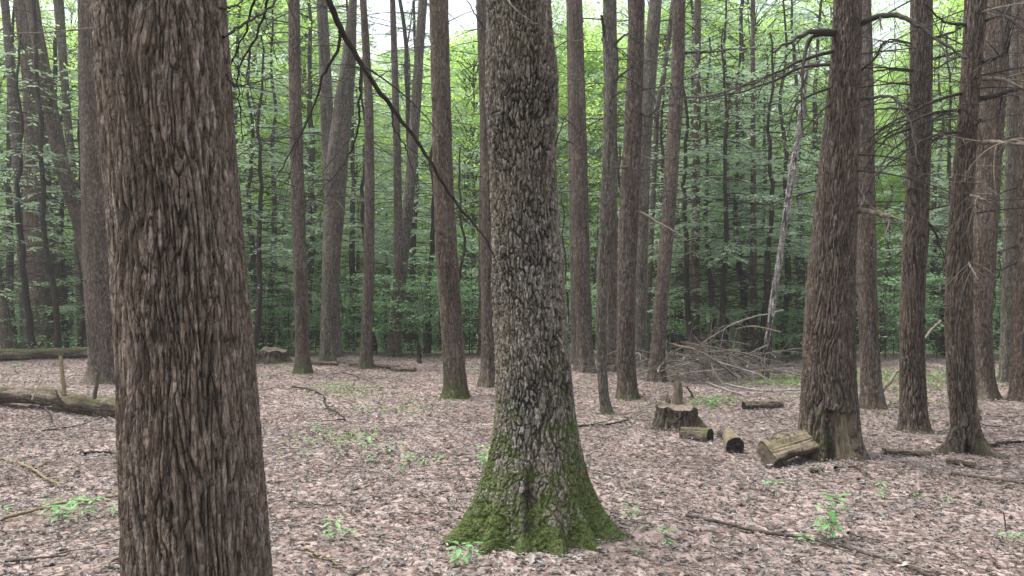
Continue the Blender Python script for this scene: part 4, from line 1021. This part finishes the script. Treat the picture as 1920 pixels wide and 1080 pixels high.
# mossy log farther left
log_mesh('mossy_log', 'moss-topped log lying across the far left edge of the clearing', onG(-90, 684, .14), onG(172, 676, .15), .15, .15, 'rot', nu=48, nv=130, moss=.9, seed=2, amp=1.2, flat=.8)
log_mesh('mossy_log', 'thin pale log behind the stump on the left side', onG(430, 668, .08), onG(552, 668, .08), .075, .07, 'rot', nu=32, nv=60, moss=.7, seed=3)
log_mesh('rotten_log', 'dark thin log in front of the slim reddish trunk with orange broken end', onG(655, 688, .05), onG(745, 691, .05), .05, .05, 'rot', nu=32, nv=60, amp=1.3, seed=4)
log_mesh('rotten_log', 'crumbled orange-brown rotten log on the far side of the clearing', onG(735, 694, .05), onG(778, 697, .05), .055, .04, 'rot', nu=32, nv=50, amp=2.2, seed=5, capmat='orange_wood', scar=.0)
log_mesh('short_log', 'dark short log beside the foot of the curving grey-brown trunk', onG(585, 687, .05), onG(632, 688, .05), .05, .045, 'rot', nu=28, nv=40, seed=6)
log_mesh('broken_log', 'short pale broken log lying between stump and large wounded trunk', onG(1397, 769, .05), onG(1468, 766, .05), .055, .045, 'rot', nu=32, nv=60, amp=1.4, seed=7, capmat=('char', 'pale_wood'))
log_mesh('flat_log', 'half-buried flat log left of the two-rooted trunk', onG(1660, 858, .03), onG(1745, 858, .03), .045, .04, 'rot', nu=32, nv=60, amp=1.4, seed=8, flat=.6)
log_mesh('bark_chunk', 'reddish piece of bark below the two-rooted trunk', onG(1780, 871, .03), onG(1832, 879, .03), .035, .03, 'rot', nu=24, nv=36, amp=1.8, seed=9, flat=.7, cat='wood piece')
# the split log and the two short pieces
g = onG(1443, 882, .12); h = onG(1528, 866, .12)
log_mesh('split_log', 'thick split log with exposed grain leaning against the large wounded trunk', g+[0.02, 0, .015], h+[0, -.06, .07], .130, .115, 'rot', nu=64, nv=90, amp=1.5, seed=10, flat=.9, moss=.25, split=(.75, .42))
p = onG(1383, 857, .08); q = p+np.array([.05, .34, .02])
log_mesh('cut_log', 'short yellowish log piece with black hollow end facing the viewer', p, q, .085, .08, 'rot', nu=48, nv=50, amp=.5, seed=11, capmat=('char', 'pale_wood'), scar=.5)
p = onG(1335, 834, .065); q = p+np.array([-.24, .22, -.01])
log_mesh('cut_log', 'mossy log piece with round black cut end beside the stump', p, q, .075, .06, 'rot', nu=48, nv=50, amp=.9, moss=.7, seed=12, capmat=('char', 'pale_wood'))
log_mesh('rotten_chunk', 'small black rotten chunk behind the yellowish log piece', onG(1356, 826, .05), onG(1370, 838, .04), .055, .035, 'far', nu=28, nv=30, amp=2.5, seed=13, cat='wood piece')
log_mesh('rotten_chunk', 'small flat black chunk lying in front of the split log', onG(1522, 889, .025), onG(1546, 889, .025), .026, .026, 'far', nu=24, nv=26, amp=2., seed=14, flat=.8, cat='wood piece')

def stump(name, label, px0, px1, by, hgt, mat, seed, lobes, spike=False, moss=.2):
    Y = Yof(by)+(px1-px0)/2/F*Yof(by); X = ((px0+px1)/2-960)/F*Y; Z = gz1(X, Y); r = (px1-px0)/2/F*Y
    root = empty(name, (X, Y, Z)); tag(root, label, 'stump')
    nu, nv = 96, 60
    z = np.linspace(-.12, hgt, nv); T, Zg = np.meshgrid(np.arange(nu)/nu*6.28318, z)
    zz = np.maximum(Zg, 0)
    Rg = r*.80*(1+.10*noise(np.cos(T)*1.6+seed, np.sin(T)*1.6, Zg))+r*.22*np.exp(-zz/.08)
    for a, s, w in lobes: Rg += r*s*np.exp(-(np.angle(np.exp(1j*(T-a)))/w)**2)*np.exp(-zz/.13)
    n1 = noise(np.cos(T)*6+seed, np.sin(T)*6, Zg*3); n2 = noise(np.cos(T)*13+seed, np.sin(T)*13, Zg*8)
    rdg = sstep(0, .3, np.abs(n1))*.6+sstep(0, .3, np.abs(n2))*.4
    Rg += (rdg-.7)*.035
    top = hgt*(1+.25*noise(np.cos(T[0])*1.2+seed*2, np.sin(T[0])*1.2)+.03*noise(np.cos(T[0])*5+seed*2, np.sin(T[0])*5)-.12*np.cos(T[0]+.5))
    Zd = np.where(Zg > 0, Zg*(top/hgt)[None], Zg)
    V = np.stack([np.cos(T)*Rg, np.sin(T)*Rg, Zd], -1)
    i = np.arange(nv-1)[:, None]*nu; j = np.arange(nu)[None]; j2 = (j+1) % nu
    Q = np.stack([i+j, i+j2, i+nu+j2, i+nu+j], -1).reshape(-1, 4)
    mk('bark', V.reshape(-1, 3), Q, M[mat], root, {'tone': np.clip(.35+.7*n2, 0, 1), 'ridge': rdg, 'moss': np.clip(1-zz/.2, 0, 1)*moss, 'knot_dark': np.clip(np.exp(-zz/.05)*.5*(n1 > .0), 0, 1), 'scar': np.zeros_like(T)})
    ring = V[-1]; cc = ring.mean(0); rows = []; k = 14
    for q in range(k+1):
        f = 1-q/k*.98; pp = cc+(ring-cc)*f
        dz = .012*noise(pp[:, 0]*14, pp[:, 1]*14, seed)-.05*np.exp(-((pp[:, 1]*.9-pp[:, 0]*.35-.06+.03*noise(pp[:, 0]*18, 3.))/.022)**2)*(q > 1)
        pp = pp.copy(); pp[:, 2] += dz+.003; rows.append(pp)
    VV = np.concatenate(rows); i2 = np.arange(k)[:, None]*nu
    QQ = np.stack([i2+j, i2+j2, i2+nu+j2, i2+nu+j], -1).reshape(-1, 4)
    mk('cut_top', VV, QQ, M['pale_wood'], root)
    if spike:
        for nm, dx, dy, w, hh in (('splinter', .05, .16, .075, .60), ('splinter', -.06, .15, .04, .38)):
            zs = np.linspace(0, hh, 24); n_ = 14; th = np.arange(n_)/n_*6.28
            T2, Z2 = np.meshgrid(th, zs)
            Rr = w*(1-.25*(Z2/hh))*np.clip((hh*(.80+.34*noise(np.cos(T2)*1.7+seed, np.sin(T2)*1.7)+.12*noise(np.cos(T2)*5, np.sin(T2)*5))-Z2)/.07, .05, 1)*(1+.25*noise(np.cos(T2)*2.5, np.sin(T2)*2.5, Z2*5))
            VV = np.stack([dx+np.cos(T2)*Rr+Z2*.03, dy+np.sin(T2)*Rr*.6, Z2], -1).reshape(-1, 3)
            i3 = np.arange(23)[:, None]*n_; j = np.arange(n_)[None]; j2 = (j+1) % n_
            mk(nm, VV, np.stack([i3+j, i3+j2, i3+n_+j2, i3+n_+j], -1).reshape(-1, 4), M['rot' if w > .06 else 'stump'], root, {'tone': Z2*0+.55, 'ridge': np.clip(.6+noise(T2*3, Z2*6), 0, 1), 'moss': Z2*0, 'knot_dark': Z2*0, 'scar': Z2*0+.5})
    return root
stump('tree_stump', 'cut grey stump with dark cracked sides and a tall splinter standing behind it', 1224, 1308, 806, .235, 'stump', 3, [(-.25, .5, .22), (-2.6, .25, .3), (-1.4, .12, .25), (1.2, .3, .3)], spike=True)
stump('tree_stump', 'low wide weathered stump at the far left side of the clearing', 484, 546, 685, .25, 'stump', 8, [(-.3, .35, .25), (-2.8, .4, .25), (1.5, .3, .4)], moss=.5)

def stick(name, label, pts, r, mat, tip=.5, lift=.012, twigs=0, cat='stick', group=None, tl=.3):
    n = len(pts)*9; c = catmull([G(x, y) for x, y in pts], n)
    c[:, 2] = gz(c[:, 0], c[:, 1])
    k = np.hanning(9); k /= k.sum(); c[:, 2] = np.convolve(np.pad(c[:, 2], 4, mode='edge'), k, 'valid')+r*.8+lift
    c[:, 0] += noise(np.arange(n)*.35, r*500+pts[0][0])*.025; c[:, 1] += noise(np.arange(n)*.35+40, r*500)*.04
    tb = Tubes(); rad = np.linspace(r, r*tip, n)*(1+.25*noise(np.arange(n)*.7, pts[0][1]*.37)); tb.add(c, rad, 7)
    for q in range(twigs):
        i = rng.integers(n//6, n-1); ax = c[min(i+1, n-1)]-c[i-1]; ax /= np.linalg.norm(ax)
        s = np.array([-ax[1], ax[0], 0])*rng.choice([-1, 1])
        grow(tb, c[i], ax*.8+s*.8+np.array([0, 0, .12]), rng.uniform(.4, 1.2)*tl, max(rad[i]*.55, .003), 1, .25, .2, 3, 5, .4)
    o = empty(name, (0, 0, 0)); bpy.data.objects.remove(o)
    m = c.mean(0); V, Q = tb.arrays(); ob = mk(name, V-m, Q, M[mat]); ob.location = m
    return tag(ob, label, cat, group)

stick('fallen_branch', 'long thin dark branch crossing the right foreground diagonally', [(1285, 980), (1350, 988), (1430, 1000), (1490, 1008), (1560, 1022), (1620, 1040), (1680, 1060), (1745, 1084)], .012, 'stick_brown', .8, twigs=3, cat='branch')
stick('fallen_stick', 'short dark stick right of the young bright seedling', [(1590, 1003), (1625, 1010), (1655, 1016)], .010, 'stick_brown')
stick('fallen_branch', 'straight brown branch lying at the right edge below the two-rooted trunk', [(1783, 897), (1830, 904), (1880, 913), (1945, 921)], .016, 'stick_brown', .8, cat='branch')
stick('fallen_branch', 'crooked pale branch lying at the right edge beside the two-rooted trunk', [(1840, 846), (1868, 838), (1895, 833), (1940, 829)], .018, 'rot', .8, twigs=2, cat='branch')
stick('fallen_stick', 'thin dark stick slanting right near the right edge', [(1860, 852), (1890, 868), (1925, 882)], .008, 'stick_brown')
stick('fallen_stick', 'dark curved stick behind the two-rooted trunk at right', [(1825, 795), (1860, 803), (1915, 800)], .011, 'stick_brown')
stick('fallen_branch', 'yellow crooked branch at the left edge of the foreground', [(-20, 862), (20, 868), (60, 884), (95, 905), (135, 918)], .014, 'stick_yellow', .6, twigs=1, cat='branch')
stick('fallen_branch', 'long pale branch reaching from the left edge to the nearest trunk', [(-20, 988), (40, 972), (100, 955), (170, 942), (260, 928)], .014, 'stick_yellow', .7, twigs=1, cat='branch')
stick('fallen_stick', 'bent pale stick at the foot of the nearest trunk', [(190, 1090), (215, 1062), (245, 1042), (270, 1030)], .011, 'twig_pale', .8)
stick('fallen_branch', 'dark twiggy branch in front of the fallen trunk', [(78, 812), (120, 806), (160, 797), (190, 788)], .010, 'stick_brown', .5, twigs=3, cat='branch')
stick('fallen_branch', 'grey branch lying flat left of the nearest trunk', [(150, 856), (190, 854), (245, 858)], .014, 'rot', .7, cat='branch')
stick('fallen_stick', 'small yellow stick left of the nearest trunk', [(70, 882), (95, 868), (115, 856)], .009, 'stick_yellow')
stick('fallen_stick', 'dark stick along the bottom left of the foreground', [(10, 1068), (60, 1062), (125, 1058)], .010, 'stick_brown')
stick('fallen_stick', 'angled dark twig below the long pale branch at left', [(112, 1038), (128, 1050), (140, 1066)], .006, 'stick_brown')
stick('fallen_branch', 'crooked mossy branch on the open leaves left of the centre', [(548, 728), (575, 733), (604, 742), (612, 760), (630, 775), (648, 790)], .014, 'rot', .8, twigs=3, cat='branch', tl=.6)
stick('fallen_stick', 'brown stick right of the slim mossy-footed trunk', [(640, 700), (668, 706), (700, 722)], .012, 'stick_brown')
stick('fallen_stick', 'thin brown stick right of the nearest trunk', [(545, 945), (600, 948), (680, 952)], .007, 'stick_brown')
stick('fallen_stick', 'reddish thin stick in the foreground right of the nearest trunk', [(500, 965), (530, 985), (560, 998)], .006, 'stick_brown')
stick('fallen_stick', 'pale greenish stick at the bottom right of the nearest trunk', [(570, 1045), (610, 1056), (650, 1075)], .009, 'stick_yellow')
stick('fallen_branch', 'brown branch on the leaves between central trunk and stump', [(1075, 800), (1110, 798), (1150, 792), (1180, 788)], .014, 'rot', .7, cat='branch', twigs=1)
stick('fallen_stick', 'dark stick left of the stump', [(1170, 782), (1200, 788), (1222, 790)], .010, 'stick_brown')
stick('fallen_branch', 'dark fallen branch trailing right from the brush pile', [(1300, 700), (1335, 722), (1375, 738), (1400, 748)], .02, 'twig_grey', .5, twigs=2, cat='branch', tl=.6)
stick('fallen_branch', 'long thin branch lying from brush pile towards the large wounded trunk', [(1360, 722), (1410, 734), (1460, 738), (1505, 738)], .018, 'twig_grey', .6, twigs=2, cat='branch', tl=.6)
stick('fallen_stick', 'thin pale stick beside the split log', [(1440, 838), (1475, 815), (1500, 800)], .008, 'twig_pale', lift=.05)
stick('fallen_stick', 'dark stick along the ground right of the central mossy base', [(1165, 945), (1210, 960), (1260, 975)], .006, 'stick_brown')
stick('fallen_stick', 'thin white stick in the right foreground', [(1708, 918), (1715, 930), (1722, 945)], .006, 'twig_pale')
stick('fallen_stick', 'curved pale twig near the bottom right corner', [(1876, 1000), (1880, 1020), (1900, 1040), (1915, 1048)], .006, 'twig_pale')
stick('fallen_stick', 'forked pale twig on the right foreground leaves', [(1775, 1060), (1785, 1045), (1805, 1035)], .005, 'twig_pale')
stick('fallen_stick', 'small dark stick below the trunk with two splayed roots', [(1590, 880), (1610, 890), (1640, 905)], .009, 'stick_brown')
stick('fallen_stick', 'thin dark stick lying right of the middle reddish trunk', [(1850, 780), (1870, 786), (1905, 790)], .009, 'stick_brown')

def stick3(name, label, pts, r, mat, tip=.6, cat='stick', group=None, twigs=0, tl=.6):
    c = catmull(pts, len(pts)*8); n = len(c); c += np.stack([noise(np.arange(n)*.4, k*9.1+c[0, 0]*3) for k in range(3)], -1)*r*.8
    tb = Tubes(); rad = np.linspace(r, r*tip, n); tb.add(c, rad, 7)
    for q in range(twigs):
        i = rng.integers(n//5, n-1); ax = c[min(i+1, n-1)]-c[i-1]; ax /= np.linalg.norm(ax)
        grow(tb, c[i], ax*.8+rng.normal(0, .5, 3), rng.uniform(.4, 1.2)*tl, max(rad[i]*.5, .003), 1, .2, .2, 3, 4, .4)
    V, Q = tb.arrays(); m = c[0]; ob = mk(name, V-m, Q, M[mat]); ob.location = m
    return tag(ob, label, cat, group)
Yw = TREES['right'].Y-.55
stick3('wood_plank', 'weathered slab of wood propped at the foot of the wounded trunk', [G(1566, 886)+[0, 0, .02], P(1595, 874, 6.62), P(1624, 864, 6.75)], .020, 'rot', .7, cat='wood piece')
stick3('leaning_branch', 'pale bare branch leaning up between two trunks of the right-hand row', [G(1650, 733), P(1668, 715, 11.6), P(1688, 690, 11.9), P(1735, 632, 12.4), P(1765, 600, 12.8)], .035, 'twig_pale', .5, cat='branch')
stick3('wood_stub', 'short upright grey snag right of the slim mossy-footed trunk, far side', [G(787, 681)-[0, 0, .1], P(786, 664, 15.9), P(785, 648, 15.9)], .055, 'rot', .8, cat='snag')
stick3('wood_stub', 'small dark peg of wood right of the stump', [G(1300, 748)-[0, 0, .05], G(1298, 748)+[-.02, 0, .08], G(1292, 748)+[-.04, 0, .17]], .022, 'stick_brown', .5, cat='snag')
stick3('wood_stub', 'yellow mossy stub behind the two-rooted trunk', [G(1836, 790)-[0, 0, .05], G(1834, 790)+[0, 0, .1], G(1830, 790)+[-.02, 0, .2]], .04, 'stick_yellow', .4, cat='snag')
stick3('standing_twig', 'thin bare twig sticking up near the bottom right corner', [G(1888, 1000), P(1885, 985, 4.85), P(1882, 962, 4.85)], .006, 'stick_brown', cat='twig')

# ---- brush pile
cen = G(1335, 722); cen[1] += .9
for i in range(62):
    a = rng.uniform(0, 6.28); L = rng.uniform(.6, 1.9)
    c = cen+np.array([rng.normal(.1, .6), rng.normal(0, .4), 0]); c[2] = gz1(c[0], c[1])+abs(rng.normal(0, .28))+.06
    d = np.array([math.cos(a), .6*math.sin(a), rng.normal(.0, .32)])
    p0 = c-d*L*.5; p1 = c+d*L*.5
    for p in (p0, p1): p[2] = max(p[2], gz1(p[0], p[1])+.02)
    m = (p0+p1)/2+np.array([rng.normal(0, .08), rng.normal(0, .08), rng.normal(.06, .06)])
    stick3('dead_branch', 'bleached dead branch tangled in the brush pile', [p0, m, p1], rng.uniform(.008, .018), ['twig_grey', 'twig_pale', 'twig_pale', 'stick_brown'][rng.integers(4)], .4, 'branch', 'dead branches heaped in the brush pile', twigs=4, tl=.7)
stick3('dead_branch', 'white forked branch standing up out of the brush pile', [cen+[-.6, -.2, .1], cen+[-.72, -.25, .45], cen+[-.62, -.3, .75]], .016, 'twig_pale', .5, 'branch', twigs=2)
stick3('dead_branch', 'bent pale branch arching over the brush pile', [cen+[.1, -.5, .1], cen+[.05, -.45, .5], cen+[-.15, -.3, .8]], .015, 'twig_pale', .5, 'branch', twigs=2)
tb = Tubes()
for i in range(230):
    c = cen+np.array([rng.normal(0, .85), rng.normal(0, .5), 0]); c[2] = gz1(c[0], c[1])+abs(rng.normal(0, .2))+.01
    a = rng.uniform(0, 6.28); grow(tb, c, [math.cos(a), math.sin(a), rng.normal(0, .3)], rng.uniform(.3, .9), .0035, 1, .3, .25, 3., 3, .5)
tag(tb.build('twig_tangle', M['twig_grey']), 'tangle of fine grey twigs filling the brush pile', 'twigs', kind='stuff')

# ------------------------------------------------------------------ seedlings and green ground cover
def leafblade(pos, d, L, W, droop=.25):
    """one broad leaf folded on its rib: 8 verts, 6 quads-ish (as quads)"""
    d = d/np.linalg.norm(d); s = np.cross(d, [0, 0, 1.]); s /= np.linalg.norm(s)+1e-9; n = np.cross(s, d)
    prof = [(0, .05), (.3, .8), (.6, .95), (.85, .5), (1., .04)]
    V = []
    for t, w in prof:
        c = pos+d*L*t+np.array([0, 0, -droop*L*t*t]); V += [c-s*W*w*.5+n*.12*W*w, c, c+s*W*w*.5+n*.12*W*w]
    Q = []
    for i in range(4):
        for j in range(2): a = 3*i+j; Q.append([a, a+1, a+4, a+3])
    return np.array(V), np.array(Q)
def seedling_proto(seed, H, tiers, nl, L):
    r = np.random.default_rng(seed); tb = Tubes()
    top = np.array([r.normal(0, .03), r.normal(0, .03), H]); st = catmull([[0, 0, -.03], top*.5+r.normal(0, .008, 3), top], 9)
    tb.add(st, np.linspace(.003, .0015, 9), 5)
    Vs = []; Qs = []; n = 0
    for k in range(tiers):
        i = int(3+(k+1)/tiers*5); base = st[min(i, 8)]; a0 = r.uniform(0, 6.28)
        for q in range(nl):
            a = a0+q*6.28/nl+r.normal(0, .25); d = np.array([math.cos(a), math.sin(a), r.uniform(-.1, .35)])
            pet = base+d*L*.35
            tb.add(np.array([base, (base+pet)/2, pet]), [.0012, .001, .0008], 3)
            V, Q = leafblade(pet, d, L*r.uniform(.75, 1.2), L*.52); Vs.append(V); Qs.append(Q+n); n += len(V)
    sV, sQ = tb.arrays()
    return None, ('stem', sV, sQ, 'seed'), ('foliage', np.concatenate(Vs), np.concatenate(Qs), 'seed')
SEED = [Proto(seedling_proto(500+i, [.14, .09, .22, .30][i], [1, 1, 2, 3][i], [5, 4, 5, 5][i], [.075, .06, .085, .085][i]), 'seedling') for i in range(4)]
def seed_at(x, y, k, sc, label, group=None):
    g = G(x, y); SEED[k].place(g[0], g[1], rng.uniform(0, 6.28), sc, label, 'seedling', group)
seed_at(1545, 1010, 3, 1.05, 'brightest young leafy seedling standing tall in the right foreground')
seed_at(1558, 1012, 2, .8, 'low leafy seedling at the foot of the brightest one in the right foreground')
seed_at(1518, 1018, 1, .9, 'tiny blue-green seedling on the dark branch in the right foreground')
seed_at(690, 856, 2, .95, 'dark green seedling on the leaves left of the central trunk')
seed_at(908, 872, 2, .9, 'yellow-green seedling touching the left flank of the mossy central base')
seed_at(1460, 930, 1, 1.3, 'small pale seedling on the leaves below the split log')
gr = 'green seedlings sprouting through the leaf litter'
for x, y, n_, sx, sy in ((772, 862, 9, 26, 6), (640, 832, 9, 24, 10), (40, 975, 9, 40, 6), (150, 962, 6, 22, 6), (650, 735, 8, 25, 6), (860, 1045, 4, 14, 8), (1210, 1003, 5, 18, 12), (1350, 757, 9, 28, 6),
                         (880, 690, 6, 10, 4), (740, 765, 6, 30, 10), (1690, 935, 6, 25, 8), (545, 690, 5, 8, 4), (30, 690, 5, 16, 4), (1640, 740, 6, 30, 6), (1500, 735, 8, 30, 8), (905, 885, 2, 8, 6), (1290, 790, 4, 18, 6), (630, 1025, 4, 25, 10), (1700, 760, 6, 25, 12), (1905, 1018, 3, 10, 5), (1850, 770, 4, 20, 8)):
    for q in range(n_):
        seed_at(x+rng.normal(0, sx*1.3), y+rng.normal(0, sy*1.3), rng.integers(0, 3), rng.uniform(.35, .75), 'little green seedling sprouting through the brown fallen leaves', gr)

def greens():
    """moss and low herbs at the lit far edge of the clearing"""
    PO = []
    for x, y, n_, sx, sy in ((1470, 716, 1500, 45, 5), (1650, 708, 1500, 50, 7), (1760, 712, 1300, 60, 9), (1890, 708, 700, 50, 7), (1330, 756, 300, 34, 6), (650, 732, 420, 50, 9), (760, 765, 200, 60, 14), (640, 830, 160, 50, 14), (1180, 770, 120, 60, 12), (1700, 760, 200, 60, 14), (545, 700, 120, 30, 6)):
        X = x+rng.normal(0, sx, n_); Yp = np.maximum(y+rng.normal(0, sy, n_), 688); Y = CZ*F/(Yp-540); Xw = (X-960)/F*Y
        PO.append(np.stack([Xw, Y, gz(Xw, Y)+.01], -1))
    PO = np.concatenate(PO); n = len(PO)
    d = rng.normal(0, 1, (n, 3))*[1, 1, .3]+[0, 0, .45]; d /= np.linalg.norm(d, axis=1)[:, None]
    nn = np.array([0, 0, 1.])+rng.normal(0, .3, (n, 3)); nn /= np.linalg.norm(nn, axis=1)[:, None]
    L = rng.uniform(.025, .07, n)
    V, Q = quads_leaf(PO, d, nn, L, L*.45)
    tag(mk('ground_cover', V, Q, M['grass'], smooth=False), 'low bright green herbs growing at the far edge of the clearing', 'ground cover', kind='stuff')
greens()

# ------------------------------------------------------------------ air
def haze():
    x0, x1, y0, y1, z0, z1 = -162, 162, -62, 162, -5.2, 27
    V = [(x, y, z) for z in (z0, z1) for y in (y0, y1) for x in (x0, x1)]
    Q = [(0, 2, 3, 1), (4, 5, 7, 6), (0, 1, 5, 4), (2, 6, 7, 3), (0, 4, 6, 2), (1, 3, 7, 5)]
    m, nt, out = new_mat('woodland_air')
    v = nd(nt, 'ShaderNodeVolumePrincipled', ins={'Color': (1, 1, .98, 1), 'Density': HAZE, 'Anisotropy': .2})
    nt.links.new(v.outputs[0], out.inputs['Volume'])
    tag(mk('haze', V, Q, m, smooth=False), 'thin pale damp air filling the wood', 'haze', kind='stuff')
HAZE = .0016
haze()

# ------------------------------------------------------------------ camera, light
cam = bpy.data.cameras.new('Camera'); cam.lens = 26; cam.sensor_width = 36; cam.clip_end = 2000; cam.clip_start = .05
co = bpy.data.objects.new('Camera', cam); co.location = (0, 0, CZ); co.rotation_euler = (R(90), 0, 0); COL.objects.link(co); scene.camera = co

EL, ROT = R(70), R(285)
w = bpy.data.worlds.new('World'); scene.world = w; w.use_nodes = True
nt = w.node_tree; nt.nodes.clear()
out = nd(nt, 'ShaderNodeOutputWorld'); bg = nd(nt, 'ShaderNodeBackground'); bg.inputs[1].default_value = .15
sky = nd(nt, 'ShaderNodeTexSky', sky_type='NISHITA'); sky.sun_disc = False; sky.sun_elevation = EL; sky.sun_rotation = ROT
sky.air_density = 1.0; sky.dust_density = 5.0; sky.ozone_density = 1.0
hs = nd(nt, 'ShaderNodeHueSaturation'); hs.inputs['Saturation'].default_value = .42
nt.links.new(sky.outputs[0], hs.inputs['Color']); nt.links.new(hs.outputs[0], bg.inputs[0]); nt.links.new(bg.outputs[0], out.inputs[0])
sun = bpy.data.lights.new('Sun', 'SUN'); sun.energy = 1.5; sun.angle = R(25); sun.color = (1, .985, .96)
so = bpy.data.objects.new('Sun', sun); COL.objects.link(so)
from mathutils import Vector
dv = Vector((math.sin(ROT)*math.cos(EL), math.cos(ROT)*math.cos(EL), math.sin(EL)))
so.rotation_euler = dv.to_track_quat('Z', 'Y').to_euler()

scene.view_settings.view_transform = 'Standard'; scene.view_settings.look = 'None'
scene.view_settings.exposure = 1.38; scene.view_settings.gamma = 1.0
scene.render.engine = 'CYCLES'
scene.cycles.max_bounces = 6; scene.cycles.diffuse_bounces = 4; scene.cycles.transmission_bounces = 4
scene.cycles.use_denoising = True
